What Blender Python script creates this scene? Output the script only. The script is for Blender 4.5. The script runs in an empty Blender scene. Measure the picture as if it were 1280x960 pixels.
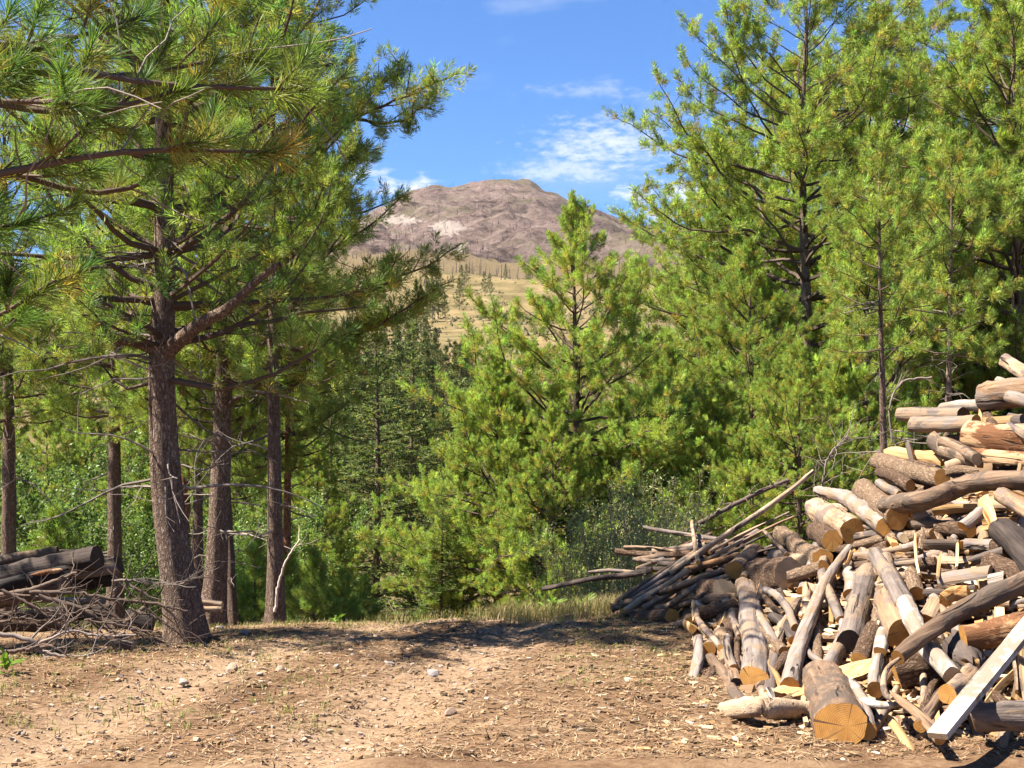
import bpy, math, random
import numpy as np
from mathutils import Vector, Matrix, noise as mnoise

# ------------------------------------------------------------------ camera, sky, sun, exposure
scene = bpy.context.scene
COL = scene.collection
F = 1758.0            # focal length in photograph pixels (1280 wide)
EYE = 1.5             # eye height, camera looks along +Y, level, lens shifted up
HZ = 540.0            # photograph row of the horizon

cam_data = bpy.data.cameras.new('camera')
cam_data.sensor_width = 36.0
cam_data.lens = 36.0 * F / 1280.0
cam_data.shift_y = (HZ - 480.0) / 1280.0
cam_data.clip_start = 0.1
cam_data.clip_end = 20000.0
cam = bpy.data.objects.new('camera', cam_data)
COL.objects.link(cam)
cam.location = (0, 0, EYE)
cam.rotation_euler = (math.radians(90), 0, 0)
scene.camera = cam

SUN_EL = math.radians(55)
SUN_TO = Vector((-0.96, -0.10, 0)).normalized() * math.cos(SUN_EL) + Vector((0, 0, math.sin(SUN_EL)))
sun_data = bpy.data.lights.new('sun', 'SUN')
sun_data.energy = 5.0
sun_data.angle = math.radians(0.53)
sun_data.color = (1.0, 0.93, 0.82)
sun = bpy.data.objects.new('sun', sun_data)
COL.objects.link(sun)
sun.rotation_euler = SUN_TO.to_track_quat('Z', 'Y').to_euler()

scene.view_settings.view_transform = 'Standard'
scene.view_settings.look = 'None'
scene.view_settings.exposure = 2.0
scene.view_settings.gamma = 1.0
scene.view_settings.use_curve_mapping = False
scene.render.engine = 'CYCLES'
scene.cycles.max_bounces = 8
scene.cycles.diffuse_bounces = 6
scene.cycles.transmission_bounces = 4
scene.cycles.glossy_bounces = 2
scene.cycles.caustics_reflective = False
scene.cycles.caustics_refractive = False
scene.cycles.use_denoising = True
scene.cycles.sample_clamp_indirect = 6.0


def N(nt, typ, loc=None, **kw):
    n = nt.nodes.new(typ)
    for k, v in kw.items():
        if k.startswith('i_'):
            key = k[2:]
            n.inputs[int(key) if key.isdigit() else key].default_value = v
        else:
            setattr(n, k, v)
    return n


def sock(coll, key):
    if isinstance(key, int):
        return coll[key]
    c = [q for q in coll if q.name == key and q.enabled]
    return c[0] if c else coll[key]


def L(nt, a, ao, b, bi):
    nt.links.new(sock(a.outputs, ao), sock(b.inputs, bi))


def math_node(nt, op, a, b=None, c=None, clamp=False):
    n = nt.nodes.new('ShaderNodeMath')
    n.operation = op
    n.use_clamp = clamp
    for i, v in enumerate((a, b, c)):
        if v is None:
            continue
        if isinstance(v, (int, float)):
            n.inputs[i].default_value = v
        else:
            nt.links.new(v, n.inputs[i])
    return n.outputs[0]


def build_world():
    w = bpy.data.worlds.new('World')
    scene.world = w
    w.use_nodes = True
    nt = w.node_tree
    nt.nodes.clear()
    out = N(nt, 'ShaderNodeOutputWorld')
    bg = N(nt, 'ShaderNodeBackground', i_Strength=0.053)
    sky = N(nt, 'ShaderNodeTexSky')
    sky.sky_type = 'NISHITA'
    sky.sun_disc = False
    sky.sun_elevation = SUN_EL
    sky.sun_rotation = math.atan2(SUN_TO.x, SUN_TO.y)
    sky.altitude = 2400
    sky.air_density = 1.15
    sky.dust_density = 0.5
    sky.ozone_density = 4.0
    # clouds: soft fields in the direction of view, on the whole dome, with the cumulus of the photograph in place
    tc = N(nt, 'ShaderNodeTexCoord')
    sep = N(nt, 'ShaderNodeSeparateXYZ')
    L(nt, tc, 'Generated', sep, 0)
    X, Y, Z = sep.outputs
    ymax = math_node(nt, 'MAXIMUM', Y, 0.05)
    px = math_node(nt, 'DIVIDE', X, ymax)
    pz = math_node(nt, 'DIVIDE', Z, ymax)
    mp = N(nt, 'ShaderNodeMapping')
    mp.inputs['Scale'].default_value = (1.0, 1.0, 2.6)
    L(nt, tc, 'Generated', mp, 0)
    n1 = N(nt, 'ShaderNodeTexNoise', i_Scale=9.0, i_Detail=8.0, i_Roughness=0.62)
    n1.inputs['Distortion'].default_value = 0.4
    L(nt, mp, 0, n1, 'Vector')
    n2 = N(nt, 'ShaderNodeTexNoise', i_Scale=85.0, i_Detail=8.0, i_Roughness=0.6)
    L(nt, mp, 0, n2, 'Vector')
    # thin high wisps everywhere
    wisp = N(nt, 'ShaderNodeMapRange', i_1=0.55, i_2=0.9, i_3=0.0, i_4=0.35)
    L(nt, n1, 0, wisp, 0)
    total = wisp.outputs[0]
    # (u, v, half width, half height, density) in photograph pixels -> tangent units
    puffs = [(760, 178, 125, 46, .72), (700, 212, 110, 20, .55), (512, 238, 62, 24, 1.0), (458, 216, 36, 14, .8),
             (796, 243, 38, 16, .85), (858, 245, 56, 24, .95), (822, 271, 38, 13, .95), (735, 112, 90, 14, .3), (905, 200, 60, 22, .5),
             (1100, 160, 120, 40, .45), (280, 220, 120, 40, .6), (1240, 230, 60, 30, .8)]
    for (u, v, hw, hh, den) in puffs:
        cx, cz = (u - 640) / F, (HZ - v) / F
        dx = math_node(nt, 'DIVIDE', math_node(nt, 'SUBTRACT', px, cx), hw / F)
        dz = math_node(nt, 'DIVIDE', math_node(nt, 'SUBTRACT', pz, cz), hh / F)
        # flat base: below the centre the falloff is quicker
        r = math_node(nt, 'SQRT', math_node(nt, 'ADD', math_node(nt, 'MULTIPLY', dx, dx), math_node(nt, 'MULTIPLY', dz, dz)))
        nz = math_node(nt, 'MULTIPLY', math_node(nt, 'SUBTRACT', n2.outputs[0], 0.5), 2.6)
        nz2 = math_node(nt, 'MULTIPLY', math_node(nt, 'SUBTRACT', n1.outputs[0], 0.5), 1.2)
        val = math_node(nt, 'ADD', math_node(nt, 'ADD', math_node(nt, 'SUBTRACT', 0.85, r), nz), nz2)
        sm = N(nt, 'ShaderNodeMapRange', i_1=-0.1, i_2=1.15, i_3=0.0, i_4=den)
        sm.interpolation_type = 'SMOOTHSTEP'
        nt.links.new(val, sm.inputs[0])
        total = math_node(nt, 'MAXIMUM', total, sm.outputs[0])
    up = N(nt, 'ShaderNodeMapRange', i_1=0.0, i_2=0.06, i_3=0.0, i_4=1.0)
    nt.links.new(Z, up.inputs[0])
    total = math_node(nt, 'MULTIPLY', total, up.outputs[0], clamp=True)
    mix = N(nt, 'ShaderNodeMix', data_type='RGBA')
    nt.links.new(total, sock(mix.inputs, 'Factor'))
    sat = N(nt, 'ShaderNodeMix', data_type='RGBA', blend_type='MULTIPLY')
    sock(sat.inputs, 'Factor').default_value = 1.0
    L(nt, sky, 0, sat, 'A')
    sock(sat.inputs, 'B').default_value = (0.47, 0.70, 0.97, 1)
    L(nt, sat, 'Result', mix, 'A')
    sock(mix.inputs, 'B').default_value = (5.4, 5.6, 5.9, 1)
    L(nt, mix, 'Result', bg, 0)
    L(nt, bg, 0, out, 0)


build_world()


# ------------------------------------------------------------------ helpers
def P(u, v, d):
    """photograph pixel at a chosen real distance -> point in the place (metres)"""
    return np.array([(u - 640.0) / F * d, d, EYE - (v - HZ) / F * d])


def sstep(a, b, x):
    t = np.clip((x - a) / (b - a), 0, 1)
    return t * t * (3 - 2 * t)


class Buf:
    """collects vertices, polygons, material indices and colours; build() links ONE mesh object"""
    def __init__(self):
        self.v, self.f, self.n, self.m, self.c = [], [], [], [], []
        self.nv = 0

    def add(self, verts, faces, mat=0, col=None):
        verts = np.asarray(verts, dtype=np.float32).reshape(-1, 3)
        faces = np.asarray(faces, dtype=np.int32)
        self.v.append(verts)
        self.f.append((faces + self.nv).ravel())
        self.n.append(np.full(len(faces), faces.shape[1], dtype=np.int32))
        self.m.append(np.full(len(faces), mat, dtype=np.int32))
        if col is None:
            col = np.ones((len(verts), 3), dtype=np.float32) * 0.5
        col = np.asarray(col, dtype=np.float32)
        if col.ndim == 1:
            col = np.repeat(col[None], len(verts), 0)
        self.c.append(col)
        self.nv += len(verts)

    def mesh(self, name, mats, smooth=False):
        me = bpy.data.meshes.new(name)
        v = np.concatenate(self.v); f = np.concatenate(self.f); n = np.concatenate(self.n); m = np.concatenate(self.m)
        me.vertices.add(len(v)); me.vertices.foreach_set('co', v.ravel())
        me.loops.add(len(f)); me.loops.foreach_set('vertex_index', f)
        me.polygons.add(len(n))
        ls = np.zeros(len(n), dtype=np.int32); ls[1:] = np.cumsum(n)[:-1]
        me.polygons.foreach_set('loop_start', ls)
        for mt in mats:
            me.materials.append(MAT[mt] if isinstance(mt, str) else mt)
        me.polygons.foreach_set('material_index', m)
        me.polygons.foreach_set('use_smooth', np.full(len(n), bool(smooth)))
        c = np.concatenate(self.c)
        at = me.attributes.new('col', 'FLOAT_COLOR', 'POINT')
        at.data.foreach_set('color', np.concatenate([c, np.ones((len(c), 1), np.float32)], 1).ravel())
        me.update(calc_edges=True)
        return me

    def build(self, name, mats, parent=None, smooth=False, loc=None):
        o = bpy.data.objects.new(name, self.mesh(name, mats, smooth))
        COL.objects.link(o)
        if parent is not None:
            o.parent = parent
        if loc is not None:
            o.location = loc
        return o


def tag(o, label=None, cat=None, group=None, kind=None):
    if label: o['label'] = label
    if cat: o['category'] = cat
    if group: o['group'] = group
    if kind: o['kind'] = kind
    return o


def empty(name, loc=(0, 0, 0), rz=0.0, sc=1.0):
    o = bpy.data.objects.new(name, None)
    o.empty_display_size = 0.3
    COL.objects.link(o)
    o.location = loc
    o.rotation_euler = (0, 0, rz)
    o.scale = (sc, sc, sc)
    return o


def copy_tree(root, loc, rz=0.0, sc=1.0, szf=1.0):
    r = root.copy()
    COL.objects.link(r)
    r.location = loc
    r.rotation_euler = (0, 0, rz)
    r.scale = (sc, sc, sc * szf)
    for ch in list(root.children):
        c = ch.copy(); COL.objects.link(c); c.parent = r
        for g in list(ch.children):
            d = g.copy(); COL.objects.link(d); d.parent = c
    return r


def catmull(pts, n):
    pts = np.asarray(pts, float)
    if len(pts) == 2:
        t = np.linspace(0, 1, n)[:, None]
        return pts[0] * (1 - t) + pts[1] * t
    p = np.vstack([2 * pts[0] - pts[1], pts, 2 * pts[-1] - pts[-2]])
    k = len(pts) - 1
    s = np.linspace(0, k, n)
    i = np.minimum(s.astype(int), k - 1)
    t = (s - i)[:, None]
    a, b, c, d = p[i], p[i + 1], p[i + 2], p[i + 3]
    return 0.5 * ((2 * b) + (c - a) * t + (2 * a - 5 * b + 4 * c - d) * t * t + (3 * b - a - 3 * c + d) * t ** 3)


def norm(v):
    v = np.asarray(v, float)
    return v / np.maximum(np.linalg.norm(v, axis=-1, keepdims=True), 1e-9)


def frames(path):
    t = np.gradient(path, axis=0)
    t = norm(t)
    ref = np.array([0, 0, 1.0]) if abs(t[0][2]) < 0.85 else np.array([1.0, 0, 0])
    us = []
    u = norm(np.cross(ref, t[0]))
    for i in range(len(path)):
        u = norm(u - t[i] * np.dot(u, t[i]))
        us.append(u)
    us = np.array(us)
    return t, us, np.cross(t, us)


def tube(buf, path, rad, sides, mat=0, col=None, cap=True, rmod=None):
    path = np.asarray(path, float)
    n = len(path)
    rad = np.broadcast_to(np.asarray(rad, float), (n,))
    t, u, w = frames(path)
    a = np.linspace(0, 2 * math.pi, sides, endpoint=False)
    r = rad[:, None] * (np.ones((n, sides)) if rmod is None else rmod)
    V = path[:, None] + r[..., None] * (u[:, None] * np.cos(a)[None, :, None] + w[:, None] * np.sin(a)[None, :, None])
    V = V.reshape(-1, 3)
    i = np.arange(n - 1)[:, None] * sides
    j = np.arange(sides)[None]
    j2 = (j + 1) % sides
    Fq = np.stack([i + j, i + j2, i + sides + j2, i + sides + j], -1).reshape(-1, 4)
    buf.add(V, Fq, mat, col)
    if cap and sides <= 8 and sides >= 3:
        for k, rev in ((0, True), (n - 1, False)):
            ring = V[k * sides:(k + 1) * sides]
            idx = np.arange(sides)[None]
            buf.add(ring, idx[:, ::-1] if rev else idx, mat, col)
    return V


# ------------------------------------------------------------------ materials (all procedural)
MAT = {}


def base_mat(name, rough=0.85, spec=0.2):
    m = bpy.data.materials.new(name)
    m.use_nodes = True
    nt = m.node_tree
    b = nt.nodes['Principled BSDF']
    b.inputs['Roughness'].default_value = rough
    b.inputs['Specular IOR Level'].default_value = spec
    MAT[name] = m
    return m, nt, b


def ramp(nt, fac, stops, interp='LINEAR'):
    r = N(nt, 'ShaderNodeValToRGB')
    r.color_ramp.interpolation = interp
    e = r.color_ramp.elements
    while len(e) < len(stops):
        e.new(0.5)
    for k, (p, c) in enumerate(stops):
        e[k].position = p
        e[k].color = (c[0], c[1], c[2], 1)
    nt.links.new(fac, r.inputs[0])
    return r.outputs[0]


def mixc(nt, fac, a, b, blend='MIX'):
    m = N(nt, 'ShaderNodeMix', data_type='RGBA', blend_type=blend)
    for key, v in (('Factor', fac), ('A', a), ('B', b)):
        s = m.inputs[key] if key == 'Factor' else [q for q in m.inputs if q.name == key and q.type == 'RGBA'][0]
        if isinstance(v, (int, float)):
            s.default_value = v
        elif isinstance(v, tuple):
            s.default_value = (v[0], v[1], v[2], 1)
        else:
            nt.links.new(v, s)
    return [q for q in m.outputs if q.type == 'RGBA'][0]


def coords(nt, scale=(1, 1, 1), space='Object', rnd=True):
    tc = N(nt, 'ShaderNodeTexCoord')
    mp = N(nt, 'ShaderNodeMapping')
    mp.inputs['Scale'].default_value = scale
    L(nt, tc, space, mp, 0)
    if rnd:
        oi = N(nt, 'ShaderNodeObjectInfo')
        s = math_node(nt, 'MULTIPLY', oi.outputs['Random'], 37.0)
        cb = N(nt, 'ShaderNodeCombineXYZ')
        for k in range(3):
            nt.links.new(s, cb.inputs[k])
        L(nt, cb, 0, mp, 'Location')
    return mp.outputs[0]


def noise(nt, vec, scale, detail=5.0, rough=0.6, dist=0.0):
    n = N(nt, 'ShaderNodeTexNoise', i_Scale=scale, i_Detail=detail, i_Roughness=rough)
    n.inputs['Distortion'].default_value = dist
    nt.links.new(vec, n.inputs['Vector'])
    return n.outputs[0]


def voro(nt, vec, scale, feature='F1', out=0, rnd=1.0):
    n = N(nt, 'ShaderNodeTexVoronoi', i_Scale=scale)
    n.feature = feature
    n.inputs['Randomness'].default_value = rnd
    nt.links.new(vec, n.inputs['Vector'])
    return n.outputs[out]


def bump(nt, b, h, strength, dist):
    n = N(nt, 'ShaderNodeBump', i_Strength=strength, i_Distance=dist)
    nt.links.new(h, n.inputs['Height'])
    L(nt, n, 0, b, 'Normal')


def m_foliage(name, transl=0.35, rough=0.5, spec=0.25, gain=1.0):
    m, nt, b = base_mat(name, rough, spec)
    at = N(nt, 'ShaderNodeAttribute', attribute_name='col')
    oi = N(nt, 'ShaderNodeObjectInfo')
    hs = N(nt, 'ShaderNodeHueSaturation')
    vr = N(nt, 'ShaderNodeMapRange', i_1=0.0, i_2=1.0, i_3=0.88 * gain, i_4=1.12 * gain)
    L(nt, oi, 'Random', vr, 0)
    L(nt, vr, 0, hs, 'Value')
    L(nt, at, 'Color', hs, 'Color')
    L(nt, hs, 0, b, 'Base Color')
    tr = N(nt, 'ShaderNodeBsdfTranslucent')
    g = mixc(nt, 1.0, hs.outputs[0], (1.02, 1.12, 0.62), 'MULTIPLY')
    nt.links.new(g, tr.inputs['Color'])
    mx = N(nt, 'ShaderNodeMixShader', i_0=transl)
    L(nt, b, 0, mx, 1); L(nt, tr, 0, mx, 2)
    L(nt, mx, 0, nt.nodes['Material Output'], 0)


def m_attr(name, rough=0.9, spec=0.15, vary=0.0, vscale=20, bstr=0.0):
    m, nt, b = base_mat(name, rough, spec)
    at = N(nt, 'ShaderNodeAttribute', attribute_name='col')
    c = at.outputs['Color']
    if vary:
        nz = noise(nt, coords(nt), vscale, 4)
        f = ramp(nt, nz, [(0.25, (1 - vary,) * 3), (0.75, (1 + vary,) * 3)])
        c = mixc(nt, 1.0, c, f, 'MULTIPLY')
        if bstr:
            bump(nt, b, nz, bstr, 0.02)
    nt.links.new(c, b.inputs['Base Color'])


def m_bark(name, dark, mid, light, sxy=9.0, sz=2.2, bstr=0.9, bdist=0.03, plate=0.55):
    m, nt, b = base_mat(name, 0.93, 0.12)
    co = coords(nt, (sxy, sxy, sz))
    warp = noise(nt, co, 1.2, 3)
    wn = N(nt, 'ShaderNodeTexNoise', i_Scale=2.3, i_Detail=4.0)
    nt.links.new(co, wn.inputs['Vector'])
    wv = N(nt, 'ShaderNodeVectorMath', operation='MULTIPLY_ADD')
    L(nt, wn, 'Color', wv, 0)
    wv.inputs[1].default_value = (1.3, 1.3, 1.3)
    nt.links.new(co, wv.inputs[2])
    v = voro(nt, wv.outputs[0], 1.6, 'DISTANCE_TO_EDGE')
    crack = math_node(nt, 'MULTIPLY', math_node(nt, 'MINIMUM', v, 0.30), 3.3)
    fine = noise(nt, coords(nt, (sxy * 5, sxy * 5, sz * 4)), 1.0, 6, 0.7)
    mixf = math_node(nt, 'ADD', math_node(nt, 'MULTIPLY', crack, plate), math_node(nt, 'MULTIPLY', fine, 1.0 - plate))
    mixf = math_node(nt, 'ADD', mixf, math_node(nt, 'MULTIPLY', math_node(nt, 'SUBTRACT', warp, 0.5), 0.5))
    c = ramp(nt, mixf, [(0.12, dark), (0.45, mid), (0.85, light)])
    nt.links.new(c, b.inputs['Base Color'])
    bump(nt, b, mixf, bstr, bdist)


WF = 0.78


def dim(c, f):
    return tuple(v * f for v in c)


def m_wood(name, dark, mid, light, sxy=26.0, sz=1.4, bstr=1.0, bdist=0.014, crack=(0.03, 0.022, 0.018), blotch=None):
    """weathered or peeled wood, grain along local Z"""
    m, nt, b = base_mat(name, 0.85, 0.18)
    g = noise(nt, coords(nt, (sxy, sxy, sz)), 1.0, 6, 0.65, 0.3)
    big = noise(nt, coords(nt, (3, 3, 1.6)), 1.0, 3)
    oi = N(nt, 'ShaderNodeObjectInfo')
    sh = math_node(nt, 'MULTIPLY', math_node(nt, 'SUBTRACT', oi.outputs['Random'], 0.5), 0.25)
    f = math_node(nt, 'ADD', math_node(nt, 'ADD', math_node(nt, 'MULTIPLY', g, 0.75), math_node(nt, 'MULTIPLY', big, 0.36)), sh)
    c = ramp(nt, f, [(0.30, dim(dark, WF)), (0.52, dim(mid, WF)), (0.78, dim(light, WF))])
    if blotch:
        bl = noise(nt, coords(nt, (5, 5, 3)), 1.0, 5, 0.7, 0.6)
        c = mixc(nt, ramp(nt, bl, [(0.50, (0, 0, 0)), (0.56, (1, 1, 1))]), c, dim(blotch, WF))
    cr = noise(nt, coords(nt, (sxy * 0.75, sxy * 0.75, 0.8)), 1.0, 2, 0.5, 0.5)
    cm = ramp(nt, cr, [(0.31, (1, 1, 1)), (0.36, (0, 0, 0))])
    c = mixc(nt, cm, c, crack)
    nt.links.new(c, b.inputs['Base Color'])
    h = math_node(nt, 'SUBTRACT', g, math_node(nt, 'MULTIPLY', cm, 0.6))
    bump(nt, b, h, bstr, bdist)


def m_cut(name, c1, c2, edge):
    """sawn end: growth rings, drying cracks, dirt; local Z is the log axis"""
    m, nt, b = base_mat(name, 0.8, 0.15)
    co = coords(nt, (1, 1, 1), rnd=False)
    sep = N(nt, 'ShaderNodeSeparateXYZ'); nt.links.new(co, sep.inputs[0])
    x, y, _ = sep.outputs
    oi0 = N(nt, 'ShaderNodeObjectInfo')
    x = math_node(nt, 'ADD', x, math_node(nt, 'MULTIPLY', math_node(nt, 'SUBTRACT', oi0.outputs['Random'], .5), .05))
    y = math_node(nt, 'ADD', y, math_node(nt, 'MULTIPLY', math_node(nt, 'SUBTRACT', math_node(nt, 'FRACT', math_node(nt, 'MULTIPLY', oi0.outputs['Random'], 7.3)), .5), .05))
    r = math_node(nt, 'SQRT', math_node(nt, 'ADD', math_node(nt, 'MULTIPLY', x, x), math_node(nt, 'MULTIPLY', y, y)))
    nz = noise(nt, coords(nt), 14.0, 4)
    rr = math_node(nt, 'ADD', math_node(nt, 'MULTIPLY', r, 640.0), math_node(nt, 'MULTIPLY', nz, 8.0))
    ring = math_node(nt, 'MULTIPLY', math_node(nt, 'ADD', math_node(nt, 'SINE', rr), 1.0), 0.5)
    f = math_node(nt, 'ADD', math_node(nt, 'MULTIPLY', ring, 0.2), math_node(nt, 'MULTIPLY', nz, 0.8))
    c = ramp(nt, f, [(0.25, dim(c2, WF)), (0.7, dim(c1, WF))])
    ang = math_node(nt, 'ARCTAN2', y, x)
    cb = N(nt, 'ShaderNodeCombineXYZ')
    nt.links.new(math_node(nt, 'COSINE', ang), cb.inputs[0]); nt.links.new(math_node(nt, 'SINE', ang), cb.inputs[1])
    oi = N(nt, 'ShaderNodeObjectInfo')
    nt.links.new(math_node(nt, 'MULTIPLY', oi.outputs['Random'], 20), cb.inputs[2])
    ck = noise(nt, cb.outputs[0], 6.5, 3, 0.6)
    cm = ramp(nt, ck, [(0.335, (1, 1, 1)), (0.355, (0, 0, 0))])
    c = mixc(nt, cm, c, edge)
    grey = mixc(nt, math_node(nt, 'MULTIPLY', math_node(nt, 'FRACT', math_node(nt, 'MULTIPLY', oi0.outputs['Random'], 13.7)), .55), (1, 1, 1), (0.62, 0.66, 0.72))
    c = mixc(nt, 1.0, c, grey, 'MULTIPLY')
    st = noise(nt, coords(nt), 9.0, 5)
    c = mixc(nt, ramp(nt, st, [(0.55, (0, 0, 0)), (0.8, (.7, .7, .7))]), c, edge)
    nt.links.new(c, b.inputs['Base Color'])
    bump(nt, b, math_node(nt, 'SUBTRACT', f, math_node(nt, 'MULTIPLY', cm, 1.0)), 0.5, 0.004)


m_foliage('needle', 0.46)
m_foliage('leaf', 0.40, 0.45)
m_foliage('grass', 0.35, 0.6, 0.15)
m_attr('twig', 0.9, 0.1)
m_attr('litter', 0.95, 0.1)
m_attr('rock', 0.9, 0.2, 0.35, 18, 0.4)
m_attr('far_foliage', 0.9, 0.1)
m_bark('bark_grey', (0.032, 0.021, 0.015), (0.175, 0.118, 0.085), (0.36, 0.27, 0.21), 30, 10.0, 1.0, 0.025, .42)
m_bark('bark_orange', (0.05, 0.022, 0.012), (0.24, 0.105, 0.05), (0.42, 0.22, 0.12), 18, 5.0, 0.9, 0.02)
m_bark('log_bark', (0.018, 0.011, 0.007), (0.10, 0.06, 0.038), (0.20, 0.138, 0.096), 30, 13, 1.0, 0.016, .38)
m_bark('log_bark_pale', (0.032, 0.019, 0.012), (0.165, 0.108, 0.068), (0.29, 0.215, 0.15), 28, 11, 1.0, 0.014, .35)
m_wood('wood_grey', (0.058, 0.044, 0.037), (0.175, 0.138, 0.117), (0.34, 0.28, 0.24), blotch=(0.26, 0.18, 0.12))
m_wood('wood_brown', (0.062, 0.038, 0.024), (0.19, 0.122, 0.078), (0.38, 0.27, 0.18), blotch=(0.11, 0.08, 0.06))
m_wood('wood_tan', (0.15, 0.085, 0.045), (0.33, 0.215, 0.13), (0.50, 0.37, 0.25), blotch=(0.19, 0.14, 0.11))
m_wood('wood_white', (0.20, 0.155, 0.12), (0.36, 0.31, 0.26), (0.52, 0.46, 0.40), blotch=(0.26, 0.20, 0.15))
m_wood('wood_gold', (0.17, 0.08, 0.035), (0.34, 0.185, 0.085), (0.50, 0.33, 0.19), blotch=(0.16, 0.07, 0.03))
m_wood('wood_char', (0.008, 0.007, 0.007), (0.026, 0.020, 0.018), (0.085, 0.065, 0.055), crack=(0.004, 0.004, 0.004))
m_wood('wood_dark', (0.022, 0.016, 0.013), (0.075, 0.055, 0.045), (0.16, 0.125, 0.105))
m_wood('split', (0.27, 0.13, 0.045), (0.45, 0.26, 0.105), (0.58, 0.42, 0.23), 34, 1.2, 0.6, 0.006, (0.20, 0.08, 0.02))
m_cut('cut_fresh', (0.60, 0.31, 0.085), (0.40, 0.17, 0.04), (0.13, 0.07, 0.035))
m_cut('cut_pale', (0.58, 0.44, 0.27), (0.42, 0.29, 0.16), (0.20, 0.13, 0.08))
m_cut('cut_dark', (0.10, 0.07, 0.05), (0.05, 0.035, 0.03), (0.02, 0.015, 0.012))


def m_ground():
    m, nt, b = base_mat('ground', 0.97, 0.08)
    co = coords(nt, rnd=False)
    big = noise(nt, co, 0.35, 5, 0.6)
    med = noise(nt, co, 2.2, 6, 0.65)
    fine = noise(nt, co, 22.0, 5, 0.7)
    f = math_node(nt, 'ADD', math_node(nt, 'ADD', math_node(nt, 'MULTIPLY', med, 0.5), math_node(nt, 'MULTIPLY', fine, 0.5)), math_node(nt, 'MULTIPLY', math_node(nt, 'SUBTRACT', noise(nt, co, 0.9, 3, 0.6), .5), .45))
    soil = ramp(nt, f, [(0.32, (0.050, 0.027, 0.014)), (0.48, (0.112, 0.065, 0.036)), (0.66, (0.19, 0.126, 0.074))])
    # worn, pale middle of the track
    sep = N(nt, 'ShaderNodeSeparateXYZ'); nt.links.new(co, sep.inputs[0])
    x, y, z = sep.outputs
    xc = math_node(nt, 'ADD', -2.97, math_node(nt, 'MULTIPLY', y, 0.21))
    off = math_node(nt, 'ABSOLUTE', math_node(nt, 'ADD', math_node(nt, 'SUBTRACT', x, xc), math_node(nt, 'MULTIPLY', math_node(nt, 'SUBTRACT', med, .5), .5)))
    dx = math_node(nt, 'ABSOLUTE', math_node(nt, 'SUBTRACT', off, 0.72))
    tr = N(nt, 'ShaderNodeMapRange', i_1=0.5, i_2=0.15, i_3=0.0, i_4=0.95); tr.clamp = True
    nt.links.new(dx, tr.inputs[0])
    pale = ramp(nt, fine, [(0.3, (0.13, 0.078, 0.046)), (0.62, (0.25, 0.172, 0.108))])
    c = mixc(nt, tr.outputs[0], soil, pale)
    # dry meadow beyond the crest
    gr = ramp(nt, noise(nt, co, 0.06, 6, 0.65), [(0.3, (0.10, 0.075, 0.033)), (0.55, (0.16, 0.12, 0.056)), (0.72, (0.20, 0.162, 0.086))])
    g2 = ramp(nt, noise(nt, coords(nt, (1, .35, 1), rnd=False), 0.045, 8, 0.75), [(0.35, (0.55, 0.58, 0.5)), (0.5, (0.95, 0.95, 0.92)), (0.68, (1.35, 1.3, 1.25))])
    gr = mixc(nt, 1.0, gr, g2, 'MULTIPLY')
    far = N(nt, 'ShaderNodeMapRange', i_1=13.0, i_2=22.0, i_3=0.0, i_4=1.0); far.clamp = True
    nt.links.new(y, far.inputs[0])
    c = mixc(nt, far.outputs[0], c, gr)
    nt.links.new(c, b.inputs['Base Color'])
    bump(nt, b, f, 0.8, 0.03)


def m_mountain():
    m, nt, b = base_mat('mountain', 0.97, 0.05)
    co = coords(nt, (0.01, 0.01, 0.01), rnd=False)
    a = noise(nt, co, 1.3, 9, 0.7)
    d = noise(nt, co, 9.0, 9, 0.8)
    f = math_node(nt, 'ADD', math_node(nt, 'MULTIPLY', a, 0.45), math_node(nt, 'MULTIPLY', d, 0.55))
    c = ramp(nt, f, [(0.41, (0.038, 0.026, 0.021)), (0.47, (0.112, 0.078, 0.065)), (0.53, (0.17, 0.122, 0.103)), (0.61, (0.25, 0.188, 0.16))])
    g = noise(nt, co, 1.0, 6, 0.6, 0.4)
    c = mixc(nt, ramp(nt, g, [(0.52, (0, 0, 0)), (0.68, (.65, .65, .65))]), c, (0.135, 0.122, 0.068))
    # vertex colour holds the pale rock outcrop and the grassy foot
    at = N(nt, 'ShaderNodeAttribute', attribute_name='col')
    sp = N(nt, 'ShaderNodeSeparateColor'); L(nt, at, 'Color', sp, 0)
    rock = ramp(nt, math_node(nt, 'MULTIPLY', sp.outputs[0], math_node(nt, 'ADD', math_node(nt, 'MULTIPLY', d, 1.8), -.15)), [(0.40, (0, 0, 0)), (0.52, (1, 1, 1))])
    c = mixc(nt, rock, c, (0.30, 0.248, 0.21))
    gf = ramp(nt, math_node(nt, 'ADD', sp.outputs[1], math_node(nt, 'MULTIPLY', math_node(nt, 'SUBTRACT', a, .5), 1.2)), [(0.45, (0, 0, 0)), (0.6, (1, 1, 1))])
    c = mixc(nt, gf, c, (0.185, 0.137, 0.075))
    nt.links.new(c, b.inputs['Base Color'])
    bump(nt, b, d, 0.9, 9.0)


m_ground()
m_mountain()


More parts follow.
